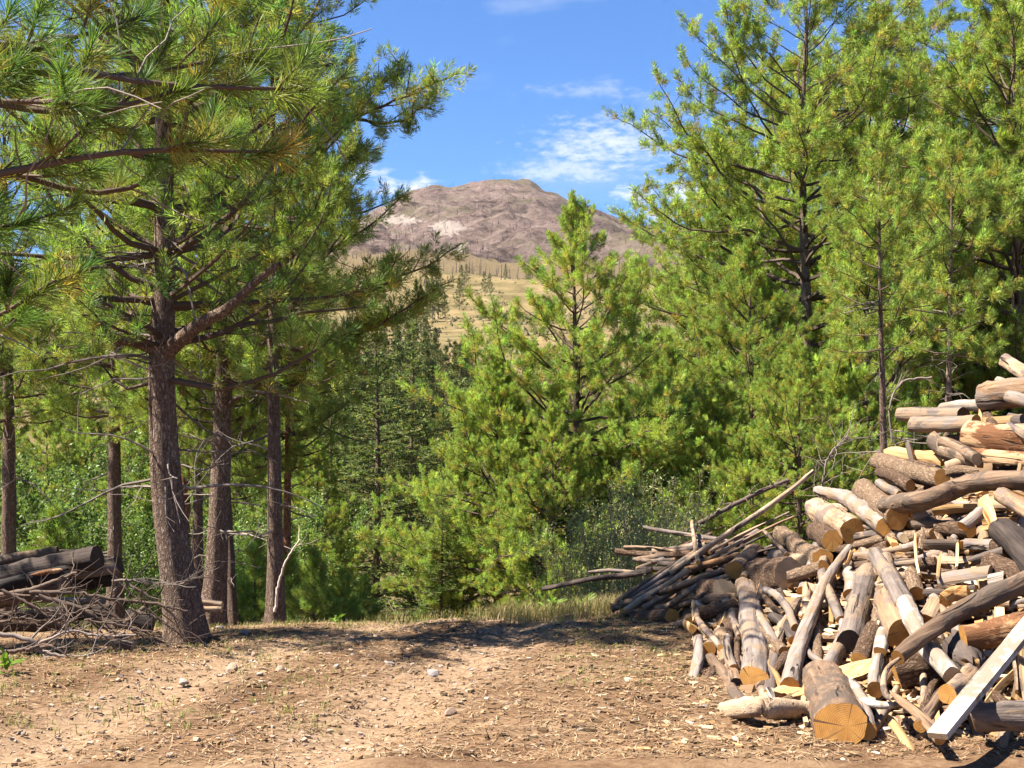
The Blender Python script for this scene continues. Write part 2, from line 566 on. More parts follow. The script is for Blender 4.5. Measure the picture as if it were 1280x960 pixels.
# ------------------------------------------------------------------ terrain
def fbm(x, y, seed=0, octv=4, f0=1.0, gain=0.5):
    """cheap vectorised value noise"""
    tot = np.zeros_like(x, dtype=float); amp = 1.0; f = f0
    for o in range(octv):
        xs, ys = x * f + 17.3 * o + seed * 5.1, y * f + 9.7 * o + seed * 3.3
        xi, yi = np.floor(xs), np.floor(ys)
        fx, fy = xs - xi, ys - yi
        fx, fy = fx * fx * (3 - 2 * fx), fy * fy * (3 - 2 * fy)

        def h(a, b):
            s = np.sin(a * 127.1 + b * 311.7 + seed * 13.7) * 43758.5453
            return s - np.floor(s)
        v = (h(xi, yi) * (1 - fx) + h(xi + 1, yi) * fx) * (1 - fy) + (h(xi, yi + 1) * (1 - fx) + h(xi + 1, yi + 1) * fx) * fy
        tot += amp * (v - 0.5) * 2
        amp *= gain; f *= 2.0
    return tot


PROF_Y = np.array([-3000, 0, 9, 12, 13.5, 18, 25, 40, 70, 110, 180, 300, 450, 700, 1000, 1200, 1500, 2200, 9000.0])
PROF_Z = np.array([0, 0, 0.0, 0.0, -0.15, -0.75, -1.7, -3.6, -5.8, -5.0, 3.0, 16.0, 33, 67, 108, 130, 144, 160, 185.0])


def G(x, y):
    x = np.asarray(x, float); y = np.asarray(y, float)
    z = np.interp(y, PROF_Y, PROF_Z)
    s = sstep(8.5, 12, y) * (1 - sstep(20, 60, y))
    z = z + s * (0.055 * np.clip(x, -4, 5) - 0.10)
    z = z + 0.05 * fbm(x, y, 1, 3, 0.35) * sstep(2, 6, np.abs(y)) + 0.018 * fbm(x, y, 2, 3, 2.2)
    far = sstep(60, 300, y)
    z = z + far * 5 * fbm(x, y, 3, 4, 1 / 140.0) + sstep(250, 900, y) * 15 * fbm(x, y, 4, 4, 1 / 300.0)
    z = z + sstep(300, 1100, y) * 0.055 * np.clip(x, -700, 900)
    return z


def GN(x, y):
    near = sstep(4, 6, y) * (1 - sstep(13.5, 15, y)) * (1 - sstep(7.5, 9, np.abs(x)))
    xc = -1.5 + (y - 7.0) * 0.21
    rut = np.exp(-((np.abs(x - xc) - 0.72) / 0.2) ** 2)
    return G(x, y) - 0.035 * rut * near + near * (0.012 * fbm(x, y, 7, 3, 5.0) + 0.008 * fbm(x, y, 8, 2, 11.0))


def gz(x, y):
    return float(G(np.array([x]), np.array([y]))[0])


def build_ground():
    xs = np.concatenate([-np.geomspace(3000, 9, 60), np.arange(-8.8, 8.81, 0.085), np.geomspace(9, 3000, 60)])
    ys = np.concatenate([np.array([-3000, -800, -200, -60, -20, -8, -3, 0, 2, 4]), np.arange(5.0, 14.5, 0.08), np.geomspace(14.6, 2400, 150), np.array([4000.0, 9000.0])])
    Xg, Yg = np.meshgrid(xs, ys)
    Zg = GN(Xg, Yg)
    nx, ny = len(xs), len(ys)
    i = (np.arange(ny - 1)[:, None] * nx + np.arange(nx - 1)[None]).ravel()
    fq = np.stack([i, i + 1, i + nx + 1, i + nx], -1)
    b = Buf()
    b.add(np.stack([Xg, Yg, Zg], -1).reshape(-1, 3), fq)
    o = b.build('ground', ['ground'], smooth=True)
    tag(o, 'brown needle strewn dirt clearing falling away to a dry valley', None, None, 'structure')


build_ground()


def build_mountain():
    D0 = 2600.0
    us = np.array([-900, -300, 60, 250, 380, 430, 470, 500, 540, 575, 600, 630, 660, 690, 720, 760, 800, 830, 900, 1050, 1400, 2200.0])
    vs = np.array([430, 400, 370, 345, 312, 288, 264, 246, 233, 232, 226, 224, 228, 240, 254, 273, 293, 307, 330, 360, 390, 420.0])
    xs = np.linspace(-2300, 2300, 360)
    ys = np.concatenate([np.linspace(1150, 2600, 150), np.linspace(2620, 4200, 40)])
    Xg, Yg = np.meshgrid(xs, ys)
    u = Xg / D0 * F + 640
    ridge = EYE + (HZ - np.interp(u, us, vs)) / F * D0
    # smooth the outline a little through the profile
    t = np.clip((Yg - 1200) / (D0 - 1200), 0, None)
    front = np.where(t <= 1, np.clip(t, 0, 1) ** 1.25, np.clip(1 - (t - 1) * 0.9, 0, 1))
    foot = G(Xg, np.minimum(Yg, 2200)) - 6
    Z = foot + (ridge - foot) * front
    amp = sstep(0.0, 0.25, t) * (0.16 + 0.84 * (1 - np.exp(-((t - 1) / 0.25) ** 2)))
    rg = 1 - np.abs(fbm(Xg, Yg, 11, 5, 1 / 330.0, 0.55))
    Z = Z + amp * (34 * (rg - 0.6) + 11 * fbm(Xg, Yg, 12, 4, 1 / 60.0, 0.6)) + sstep(0, .2, t) * 6.5 * fbm(Xg, Yg, 13, 2, 1 / 22.0)
    vpx = HZ - (Z - EYE) / Yg * F
    upx = Xg / Yg * F + 640
    rock = np.maximum(np.exp(-(((upx - 560) / 30) ** 2 + ((vpx - 285) / 14) ** 2)), np.exp(-(((upx - 573) / 16) ** 2 + ((vpx - 312) / 10) ** 2)))
    rock = np.maximum(rock, np.exp(-(((upx - 590) / 50) ** 2 + ((vpx - 268) / 5) ** 2)) * .55)
    rock = np.maximum(rock, 0.9 * np.exp(-(((upx - 500) / 40) ** 2 + ((vpx - 275) / 9) ** 2)))
    grass = sstep(0.34, 0.02, t)
    col = np.stack([rock, grass, 0 * rock], -1).reshape(-1, 3)
    ny, nx = Xg.shape
    i = (np.arange(ny - 1)[:, None] * nx + np.arange(nx - 1)[None]).ravel()
    b = Buf()
    b.add(np.stack([Xg, Yg, Z], -1).reshape(-1, 3), np.stack([i, i + 1, i + nx + 1, i + nx], -1), 0, col)
    o = b.build('mountain', ['mountain'], smooth=True)
    tag(o, 'bare brown burnt mountain with pale rock on its left flank', None, None, 'structure')
    return (xs, ys, Z)


MTN = build_mountain()


# ------------------------------------------------------------------ conifers
def needle_template(rng, n, length, width, back, spread=(22, 82), droop=0.0, bend=False):
    """bottle brush of needles round the last stretch of a twig; axis +Z, tip at origin"""
    a = rng.uniform(0, 2 * math.pi, n)
    s = rng.uniform(0, 1, n) ** 0.8                       # 0 tip .. 1 back along the twig
    ang = np.radians(spread[0] + (spread[1] - spread[0]) * np.clip(s * 0.8 + rng.uniform(-.2, .3, n), 0, 1))
    d = np.stack([np.sin(ang) * np.cos(a), np.sin(ang) * np.sin(a), np.cos(ang)], -1)
    ln = length * rng.uniform(0.7, 1.12, n)
    b = np.stack([0 * a, 0 * a, -s * back], -1)
    side = norm(np.cross(d, rng.normal(size=(n, 3))))
    w = width * 0.5
    mid = b + d * (ln * 0.55)[:, None]
    tip = b + d * ln[:, None]
    tip[:, 2] -= droop * ln
    if bend:
        V = np.stack([b - side * w * .6, b + side * w * .6, mid + side * w, mid - side * w, tip], 1)     # quad + tip
    else:
        V = np.stack([b + d * (ln * 0.05)[:, None], mid + side * w * 1.7, tip], 1)              # sliver
    return V, s


def spray_template(rng, n, length, width, back):
    """flat fir spray: short needles to both sides of the twig"""
    s = rng.uniform(0, 1, n)
    sg = rng.choice([-1, 1], n)
    ang = np.radians(rng.uniform(30, 65, n))
    d = np.stack([sg * np.sin(ang), rng.normal(0, .25, n), np.cos(ang)], -1)
    d = norm(d)
    ln = length * rng.uniform(.6, 1.1, n)
    b = np.stack([0 * s, 0 * s, -s * back], -1)
    side = norm(np.cross(d, rng.normal(size=(n, 3)) * .6 + np.array([0, 1.0, 0])))
    mid = b + d * (ln * .5)[:, None]
    V = np.stack([b, mid + side * width * .5, b + d * ln[:, None], mid - side * width * .5], 1)
    return V, s


GREEN = np.array([0.236, 0.318, 0.064])
YELLOW = np.array([0.46, 0.30, 0.070])


def put_tufts(buf, rng, tm, pos, dirs, scale, age, green=GREEN, yellow=YELLOW, mat=0, roll_up=False, gvar=0.22, flat_quads=True):
    pos = np.asarray(pos); dirs = norm(np.asarray(dirs)); scale = np.asarray(scale); age = np.asarray(age)
    k = rng.integers(0, len(tm), len(pos))
    for q in range(len(tm)):
        V, s = tm[q]
        sel = np.where(k == q)[0]
        if not len(sel):
            continue
        w = dirs[sel]
        if roll_up:
            u = norm(np.cross(w, np.array([0, 0, 1.0]) + rng.normal(0, .25, (len(sel), 3))))
        else:
            u = norm(np.cross(w, rng.normal(size=(len(sel), 3))))
        v = np.cross(w, u)
        M = np.stack([u, v, w], -1) * scale[sel][:, None, None]
        n, kk = V.shape[0], V.shape[1]
        W = np.einsum('tij,nkj->tnki', M, V) + pos[sel][:, None, None, :]
        br = rng.lognormal(0, gvar, (len(sel), 1, 1))
        hue = rng.normal(0, .12, (len(sel), 1, 1))
        base = green[None, None, :] * br * np.array([1.0, 1.0, 1.0]) * (1 + hue * np.array([1.0, 0.2, -0.4]))
        nb = rng.lognormal(0, .16, (len(sel), n, 1))
        old = np.clip((s[None, :, None] * 1.5 - 0.45), 0, 1) * age[sel][:, None, None]
        old = np.clip(old + (age[sel][:, None, None] > 1.2) * 0.8, 0, 1)
        c = (base * (1 - old) + yellow[None, None] * old) * nb
        c = np.repeat(c[:, :, None, :], kk, 2)
        m = len(sel) * n
        idx = np.arange(m * kk).reshape(m, kk)
        if kk == 5:
            buf.add(W.reshape(-1, 3), np.concatenate([idx[:, [0, 1, 2, 3]]], 0), mat, c.reshape(-1, 3))
            # the tips share the mesh (own triangles)
            Wt = W.reshape(m, 5, 3)[:, [3, 2, 4]].reshape(-1, 3)
            buf.add(Wt, np.arange(m * 3).reshape(m, 3), mat, c.reshape(m, 5, 3)[:, :3].reshape(-1, 3))
        else:
            buf.add(W.reshape(-1, 3), idx, mat, c.reshape(-1, 3))


def walk(rng, p, d, length, n, up=0.0, jit=0.08):
    """a wandering path whose direction turns towards the sky by `up` over its length"""
    pts = [np.array(p, float)]
    d = norm(d)
    st = length / n
    for i in range(n):
        d = norm(d + np.array([0, 0, up / n]) + rng.normal(0, jit, 3))
        pts.append(pts[-1] + d * st)
    return np.array(pts)


def trunk_mesh(buf, path, rad, sides=18, seed=0, rough=0.06, flare=0.5, mat=0):
    n = len(path)
    t = np.linspace(0, 1, n)
    a = np.linspace(0, 2 * math.pi, sides, endpoint=False)
    rs = np.random.default_rng(seed)
    ph = rs.uniform(0, 6.28, 4)
    hgt = path[:, 2] - path[0, 2]
    fl = 1 + flare * np.exp(-hgt / 0.28)[:, None] * (1 + 0.45 * np.sin(5 * a + ph[0])[None])
    m = 1 + rough * (fbm(np.cos(a)[None] * 3 + 9 + 0 * t[:, None], hgt[:, None] * 2.2 + np.sin(a)[None] * 3, seed, 3, 1.6))
    tube(buf, path, rad, sides, mat, rmod=m * fl)


TWIGC = np.array([0.085, 0.060, 0.046])


def grow_pine(seed, H, r0, cb, prof, lean=(0, 0), nb=9.0, elev=(5, 60), up=0.5, lat=0.16, t0=0.3, tuft=(60, 0.16, 0.007, 0.16),
              agep=0.35, sub=True, kind='pine', green=GREEN, limbs_apart=0, trunk_mat='bark_grey', sides=16, azw=None, twig_sides=3, flat=0.0,
              tuft_scale=(0.75, 1.15), dead=0, latlen=0.38, per_twig=2, rough=0.07, flare=0.45, gvar=0.24, droop_tip=0.0, bendn=False, minr=0.012, trunk_pts=None):
    """returns meshes: trunk, crown (twigs + needles), list of limb meshes"""
    rng = np.random.default_rng(seed)
    nseg = max(14, int(H / 0.25))
    zz = np.linspace(0, H, nseg)
    if trunk_pts is not None:
        tp = np.asarray(trunk_pts, float)
        path = np.stack([np.interp(zz, tp[:, 2], tp[:, 0]), np.interp(zz, tp[:, 2], tp[:, 1]), zz], -1)
        k = np.array([.25, .5, .25])
        for ax in (0, 1):
            for _ in range(3):
                path[1:-1, ax] = np.convolve(path[:, ax], k, 'valid')
    else:
        path = np.stack([lean[0] * (zz / H) ** 1.3 + 0.02 * H * np.sin(zz * 0.55 + seed) * .3, lean[1] * (zz / H) ** 1.3 + 0.012 * H * np.cos(zz * .5 + seed) * .3, zz], -1)
    rad = r0 * np.clip(1 - (zz / H) ** 0.9 * 0.97, 0.02, 1) ** 0.9
    tb = Buf()
    trunk_mesh(tb, path, rad, sides, seed, rough, flare)
    cb_ = Buf()
    limbs = []
    P_, D_, S_, A_ = [], [], [], []
    nbr = int((H - cb) * nb)
    hs = cb + (H - cb) * (np.arange(nbr) + rng.uniform(0, 1, nbr)) / nbr
    az = rng.uniform(0, 6.28)
    if kind == 'pine':                # whorls
        wl = 0.33
        hs = np.round(hs / wl) * wl + rng.normal(0, .035, nbr)
        hs = np.clip(hs, cb, H - 0.05)
    for bi, h in enumerate(hs):
        zr = (h - cb) / (H - cb)
        az += 2.399 + rng.normal(0, .35)
        a = az
        if azw is not None:
            a = azw[0] + rng.normal(0, azw[1])
        Lb = prof(zr) * rng.uniform(0.62, 1.12)
        if Lb < 0.08:
            continue
        base = np.array([np.interp(h, zz, path[:, 0]), np.interp(h, zz, path[:, 1]), h])
        rb = np.interp(h, zz, rad)
        e = math.radians(elev[0] + (elev[1] - elev[0]) * zr ** 1.2 + rng.normal(0, 9))
        d = np.array([math.cos(a) * math.cos(e), math.sin(a) * math.cos(e), math.sin(e)])
        n = max(4, int(Lb / 0.22))
        bp = walk(rng, base, d, Lb, n, up * rng.uniform(.5, 1.3), 0.115 if kind == 'pine' else .03)
        br = np.linspace(max(min(rb * 0.5, 0.0125 * Lb + 0.005), 0.006), 0.004, n + 1)
        if limbs_apart and Lb > limbs_apart:
            lb = Buf(); tube(lb, bp, br, 8, 0, TWIGC); limbs.append(lb)
        else:
            tube(cb_, bp, br, 5 if Lb > 1 else twig_sides, 1, TWIGC * rng.uniform(.7, 1.3), cap=False)
        tang = norm(np.gradient(bp, axis=0))
        # end tuft
        P_.append(bp[-1]); D_.append(tang[-1] + np.array([0, 0, .25])); S_.append(1.0); A_.append(rng.uniform(0, .5))
        s = t0 * Lb if Lb > 0.8 else 0.12 * Lb
        sgn = 1
        while s < Lb * 0.97:
            f = s / Lb * n
            i = min(int(f), n - 1)
            q = bp[i] + (bp[i + 1] - bp[i]) * (f - i)
            tg = tang[i]
            hor = norm(np.cross(tg, np.array([0, 0, 1.0])) + rng.normal(0, .15, 3))
            if kind == 'pine':
                rot = rng.normal(0, 0.75)
                upv = np.cross(hor, tg)
                hor = hor * math.cos(rot) + upv * math.sin(rot)
            ag = math.radians(rng.uniform(38, 66))
            td = tg * math.cos(ag) + sgn * hor * math.sin(ag)
            sgn = -sgn
            ll = np.clip(latlen * (Lb - s) + 0.10, 0.10, 1.1) * rng.uniform(.6, 1.15)
            k = max(2, int(ll / 0.15))
            tp_ = walk(rng, q, td, ll, k, (0.55 if kind == 'pine' else -0.05) * rng.uniform(.4, 1.2), .10 if kind == 'pine' else .04)
            tube(cb_, tp_, np.linspace(max(0.0035, .008 * ll + .002), .003, k + 1), twig_sides, 1, TWIGC * rng.uniform(.7, 1.4), cap=False)
            te = norm(tp_[-1] - tp_[-2])
            if kind == 'pine':
                P_.append(tp_[-1]); D_.append(te + np.array([0, 0, .6])); S_.append(rng.uniform(*tuft_scale)); A_.append(rng.uniform(0, 1) * (1 if rng.random() < agep else 0.3))
                for kx in range(1, per_twig):
                    ff = rng.uniform(.35, .85)
                    P_.append(tp_[0] * (1 - ff) + tp_[-1] * ff); D_.append(te + rng.normal(0, .45, 3) + np.array([0, 0, .3])); S_.append(rng.uniform(*tuft_scale) * .85)
                    A_.append(1.5 if rng.random() < agep * .12 else rng.uniform(.3, 1) * (1 if rng.random() < agep * 1.5 else 0.2))
            if sub and ll > 0.22:
                m = int(ll / (0.15 if kind == 'pine' else .11))
                for j in range(m):
                    ff = rng.uniform(.25, .95)
                    kk = min(int(ff * k), k - 1)
                    q2 = tp_[kk] + (tp_[kk + 1] - tp_[kk]) * (ff * k - kk)
                    if kind == 'pine':
                        td2 = norm(te + rng.normal(0, .75, 3) + np.array([0, 0, .25]))
                    else:
                        hh = norm(np.cross(te, np.array([0, 0, 1.0]))) * rng.choice([-1, 1])
                        td2 = norm(te * .6 + hh * .8 + rng.normal(0, .12, 3))
                    l2 = rng.uniform(.10, .24) * (1 if kind == 'pine' else 1.5)
                    e2 = q2 + td2 * l2
                    tube(cb_, np.array([q2, e2]), [.004, .003], 3, 1, TWIGC, cap=False)
                    P_.append(e2); D_.append(td2 + np.array([0, 0, .3 if kind == 'pine' else -.05])); S_.append(rng.uniform(*tuft_scale) * .92)
                    A_.append(rng.uniform(0, 1) * (1 if rng.random() < agep else .2))
            if kind != 'pine':
                for ff in np.arange(.15, 1.01, .13 / max(ll, .13)):
                    P_.append(tp_[0] * (1 - ff) + tp_[-1] * ff); D_.append(te + rng.normal(0, .15, 3)); S_.append(rng.uniform(*tuft_scale)); A_.append(rng.uniform(0, .4))
            s += lat * rng.uniform(.6, 1.4)
    # leader
    P_.append(path[-1]); D_.append(np.array([0, 0, 1.0])); S_.append(1.1); A_.append(0)
    # dead lower twigs below the crown
    for k in range(dead):
        h = rng.uniform(max(.8, cb * .35), cb + 0.25 * (H - cb))
        a = rng.uniform(0, 6.28)
        base = np.array([np.interp(h, zz, path[:, 0]), np.interp(h, zz, path[:, 1]), h])
        e = rng.normal(-.05, .25)
        ll = rng.uniform(.3, 1.5)
        bp = walk(rng, base, (math.cos(a), math.sin(a), e), ll, 7, rng.normal(-.1, .3), .15)
        gc = np.array([.20, .165, .14]) * rng.uniform(.5, 1.2)
        tube(cb_, bp, np.linspace(.004 + .008 * ll, .003, 8), 4, 1, gc, cap=False)
        for j in range(rng.integers(1, 6)):
            i = rng.integers(2, 7)
            tube(cb_, walk(rng, bp[i], rng.normal(size=3), rng.uniform(.1, .5), 4, 0, .2), np.linspace(.004, .002, 5), 3, 1, gc, cap=False)
    nN, ln, wd, bk = tuft
    if kind == 'pine':
        tm = [needle_template(rng, nN, ln, wd, bk, bend=bendn) for _ in range(6)]
    else:
        tm = [spray_template(rng, nN, ln, wd, bk) for _ in range(5)]
    put_tufts(cb_, rng, tm, P_, D_, np.array(S_), np.array(A_), green, roll_up=(kind != 'pine'), gvar=gvar)
    return tb, cb_, limbs, len(P_)


def tri(b):
    return int(sum((n - 2).sum() for n in b.n))


def plant(res, name, label, cat, loc, rz=0.0, sc=1.0, group=None, trunk_mat='bark_grey', needle='needle'):
    tb, cb_, limbs, nt_ = res
    root = empty(name, loc, rz, sc)
    tb.build('trunk', [trunk_mat], root, smooth=True)
    for lb in limbs:
        lb.build('branch', ['twig'], root, smooth=True)
    c = cb_.build('crown', [needle, 'twig'], root)
    tag(root, label, cat, group)
    print(name, 'tufts', nt_, 'tris', tri(cb_))
    return root


def at(u, d, dz=0.0):
    x = (u - 640.0) / F * d
    return (x, d, gz(x, d) - 0.05 + dz)


def young(zr):
    """open grown young pine: broad low, pointed top"""
    return 0.14 + 5.3 * (1 - zr) ** 1.05 * (0.6 + 0.4 * min(1, zr / 0.12 + .3))


def mature(R, top=0.35):
    def f(zr):
        return R * (0.55 + 0.45 * math.sin(min(1, zr * 1.5 + .15) * math.pi * .5)) * (1 - zr ** 2.6 * (1 - top)) if zr < 1 else .2
    return f


# --- the open grown pine in the middle of the view
res = grow_pine(101, 7.7, .115, .35, young, nb=14, elev=(0, 48), up=.6, lat=.14, t0=.30, tuft=(76, .108, .0102, .17), agep=.55, per_twig=2)
mid_pine = plant(res, 'pine_tree', 'pointed young pine alone in the middle, in front of the mountain', 'pine tree', at(718, 25.0), 0.6, .97, 'ponderosa pines')
MIDH = 7.7

# --- second young pine form, denser; and a tall open crowned pine; copied over the right hand stand
res = grow_pine(102, 6.6, .10, .3, lambda z: .1 + 3.3 * (1 - z) ** .8, nb=13, elev=(10, 60), up=.5, lat=.14, t0=.25, tuft=(76, .108, .0102, .17), agep=.5)
young_b = plant(res, 'pine_tree', 'bushy young pine close to the right of the pointed middle pine', 'pine tree', at(832, 27.0), 1.4, .80, 'ponderosa pines')
res = grow_pine(103, 12.5, .20, 3.0, mature(5.0, .25), nb=12, elev=(-6, 42), up=.7, lat=.165, t0=.36, tuft=(48, .135, .0155, .19), agep=.5, dead=14)
tall_a = plant(res, 'pine_tree', 'tall open crowned pine whose dark trunk stands against blue sky on the right', 'pine tree', at(1008, 32.0), 2.2, 1.12, 'ponderosa pines')
res = grow_pine(104, 10.0, .13, 2.6, mature(3.3, .1), nb=11, elev=(-5, 50), up=.6, lat=.155, t0=.33, tuft=(46, .135, .0155, .19), agep=.5, dead=16)
tall_b = plant(res, 'pine_tree', 'pine behind the thin pale trunked one, its crown left of the straight dark trunk', 'pine tree', at(1140, 33.0), .4, .85, 'ponderosa pines')
res = grow_pine(105, 7.4, .085, 3.9, mature(1.7, .15), nb=11, elev=(-5, 50), up=.6, lat=.16, t0=.28, tuft=(56, .125, .0110, .17), agep=.5, dead=22)
slim_pine = plant(res, 'pine_tree', 'slender pine with straight dark trunk just behind the top of the log pile', 'pine tree', at(1187, 22.0), .4, .98, 'ponderosa pines')


def more(src, label, u, d, rz, sc, szf=1.0, dz=0.0, group='ponderosa pines'):
    o = copy_tree(src, at(u, d, dz), rz, sc, szf)
    tag(o, label, None, group)
    return o


more(slim_pine, 'thin pale trunked pine left of the log pile top, with dead side twigs', 1102, 18.5, 3.3, .82)
more(young_b, 'blue green dense pine between the tall open crowned pine and the straight trunked one', 1085, 28.0, .3, 1.22)
more(tall_b, 'pine high behind the straight trunked one, between it and the edge', 1215, 36.0, 5.0, 1.15)
more(tall_a, 'tall pine at the right edge of the photo with crown out of the top', 1268, 33.0, 4.0, 1.15)
more(tall_a, 'tall pine between the two biggest right hand pines, mostly crown against the sky', 1140, 40.0, 5.2, 1.3)
more(mid_pine, 'broad pine filling the space below the tall open crowned pine', 935, 29.0, 2.6, .98)
more(mid_pine, 'low spreading pine behind the leaning pole of the stick heap', 1000, 23.0, 4.4, .56)
more(young_b, 'rounded pine with yellowed inner needles behind the stick heap', 895, 24.5, 5.0, .62)
more(young_b, 'dark pine low behind the thin pale trunked pine', 1050, 27.0, 3.6, .70)
for (u, d, rz, sc, lab) in ((925, 40, .7, 1.0, 'pine crown left behind the tall open crowned pine'), (1060, 44, 2.7, 1.35, 'tall pine just right behind the tall open crowned pine'),
                            (1290, 42, 3.1, 1.4, 'tall far pine cut by the right edge'),
                            (985, 52, 1.9, 1.45, 'far tall pine whose crown fills the gap left of the tall trunk')):
    more(tall_a, lab, u, d, rz, sc)
for (u, d, rz, sc, lab) in ((870, 33, 1.1, 1.0, 'full pine between the middle pine and the tall right group'), (965, 34, 2.1, 1.2, 'full pine under the tall open crowned pine'), (1030, 36, 3.1, 1.35, 'full pine behind the blue green one on its left'),
                            (1130, 35, 4.1, 1.3, 'full pine behind the blue green one on its right'), (1205, 33, 5.1, 1.25, 'full pine just right of the straight dark trunk'), (1275, 34, .1, 1.35, 'full pine behind the right edge firewood'),
                            (770, 31, 3.3, .75, 'full pine at the right shoulder of the pointed middle pine')):
    more(young_b, lab, u, d, rz, sc)
more(tall_b, 'narrow pine rising right behind the pointed middle pine', 812, 36.0, 2.9, .66)
more(mid_pine, 'broad lower pine merging with the left foot of the pointed middle pine', 622, 24.3, 4.1, .60)
more(mid_pine, 'low pine filling the foot of the pointed middle pine in front', 690, 23.2, .9, .46)
more(young_b, 'low pine at the right foot of the pointed middle pine, left of the willow shrub', 772, 24.0, 2.4, .55)
more(young_b, 'low pine at the far left foot of the pointed middle pine', 575, 26.0, .4, .5)


# --- the stand on the left: bare lower trunks, crowns joined overhead
def rel_trunk(base_u, base_d, pts, H):
    """trunk axis through photograph points at one distance -> local offsets"""
    b = np.array(at(base_u, base_d))
    out = []
    for (u, v) in pts:
        q = P(u, v, base_d)
        out.append(q - b)
    out = np.array(out)
    out = out[np.argsort(out[:, 2])]
    out[0][2] = -0.3
    return np.vstack([out, [out[-1][0], out[-1][1] + .1, H]])


tc_ = rel_trunk(232, 10.5, [(236, 812), (229, 760), (218, 700), (208, 630), (203, 550), (201, 470), (203, 400), (208, 320), (203, 200)], 6.4)
res = grow_pine(201, 6.4, .14, 2.05, mature(2.4, .4), nb=21.0, elev=(-4, 40), up=.75, lat=.17, t0=.24, tuft=(56, .098, .0068, .15), agep=.3, limbs_apart=1.7, sides=28,
                dead=30, rough=.12, flare=.32, trunk_pts=tc_, green=GREEN * np.array([.66, .76, .8]))  # crown green dimmed too, its shade put into the needle colour
near_left = plant(res, 'pine_tree', 'thick dark pine trunk nearest on the left, beside the heap of dead branches', 'pine tree', at(232, 10.5), 0, 1.0, 'ponderosa pines')
# two stout low limbs forking from it
for pts, w0, w1 in (([(203, 447, 10.5), (225, 425, 10.35), (255, 402, 10.2), (285, 385, 10.1), (320, 352, 10.0), (350, 330, 9.9)], .065, .018),
                    ([(200, 443, 10.5), (180, 432, 10.4), (160, 427, 10.3), (143, 425, 10.2), (125, 405, 10.1), (104, 392, 10.0)], .045, .015)):
    b = Buf()
    base = np.array(at(232, 10.5))
    pp = catmull([P(*q) - base for q in pts], 26)
    tube(b, pp, np.linspace(w0, w1, 26), 12, 0, TWIGC)
    b.build('branch', ['bark_grey'], near_left, smooth=True)

res = grow_pine(202, 8.0, .13, 2.75, mature(2.4, .3), nb=16, elev=(-10, 38), up=.7, lat=.16, t0=.24, tuft=(60, .105, .0088, .16), agep=.3, limbs_apart=2.5, dead=22, sides=20, rough=.09)
left_b = plant(res, 'pine_tree', 'stout straight trunk second in size on the left, lit along its left edge', 'pine tree', at(260, 15.0), 0.0, 1.0, 'ponderosa pines')
more(left_b, 'trunk left of the track with a dead stick leaning on its foot', 343, 13.6, 5.0, .66, 1.3)
more(left_b, 'slim grey trunk rising behind the ends of the charred logs', 146, 17.5, 4.2, .80, 1.15)
more(left_b, 'trunk at the left edge of the photo behind the charred logs', 8, 19.0, 1.1, .92, 1.05)
slim = more(left_b, 'thin leaning trunk right of the stout straight one', 290, 15.6, 5.5, .42, 1.3)
slim.rotation_euler = (0, math.radians(-3), 5.5)
more(left_b, 'thin trunk half hidden against the left side of the stout straight one', 250, 17.5, 3.6, .62, 1.3)
for (u, d, rz, sc, lab) in ((228, 16.5, .8, .62, 'orange barked trunk close behind the thick dark pine trunk'),
                            (359, 17.5, 2.0, .50, 'thin orange barked trunk behind the one with the leaning stick')):
    o = more(left_b, lab, u, d, rz, sc, 1.35)
    for ch in o.children:
        if ch.name.startswith('trunk'):
            ch.data = ch.data.copy(); ch.data.materials[0] = MAT['bark_orange']


left_b.rotation_euler = (0, math.radians(3.0), 0)

# long boughs of the stout tree that reach out over the track
def add_boughs(root, base, ends, seed, tuft=(62, .105, .0088, .16), green=GREEN):
    rng = np.random.default_rng(seed)
    cb_ = Buf()
    Pp, Dd, Ss, Aa = [], [], [], []
    base = np.array(base)
    for (u, v, d, h0) in ends:
        e = P(u, v, d) - base
        s = np.array([0.0, 0, h0])
        bp = catmull([s, s * .62 + e * .38 + rng.normal(0, .1, 3), s * .3 + e * .7 + rng.normal(0, .1, 3) - [0, 0, .08], e], 22) + rng.normal(0, .012, (22, 3))
        lb = Buf()
        tube(lb, bp, np.linspace(.030, .005, 22), 7, 0, TWIGC)
        lb.build('branch', ['twig'], root, smooth=True)
        tg = norm(np.gradient(bp, axis=0))
        Pp.append(e); Dd.append(tg[-1] + [0, 0, .4]); Ss.append(1.0); Aa.append(.3)
        for f in np.arange(.30, .99, .035):
            i = int(f * 21)
            sd = norm(np.cross(tg[i], [0, 0, 1.0])) * rng.choice([-1, 1]) + rng.normal(0, .5, 3)
            ll = rng.uniform(.15, .75) * (1.15 - f) + .1
            tp_ = walk(rng, bp[i], norm(tg[i] * .8 + sd), ll, 4, .5, .14)
            tube(cb_, tp_, np.linspace(.008, .003, 5), 4, 1, TWIGC, cap=False)
            te = norm(tp_[-1] - tp_[-2])
            for k in range(3):
                q = tp_[4 - k] + rng.normal(0, .05, 3)
                Pp.append(q); Dd.append(te + rng.normal(0, .5 * (k > 0), 3) + [0, 0, .5]); Ss.append(rng.uniform(.8, 1.1)); Aa.append(rng.uniform(0, 1))
    tm = [needle_template(rng, *tuft) for _ in range(5)]
    put_tufts(cb_, rng, tm, Pp, Dd, np.array(Ss), np.array(Aa), green)
    cb_.build('crown', ['needle', 'twig'], root)


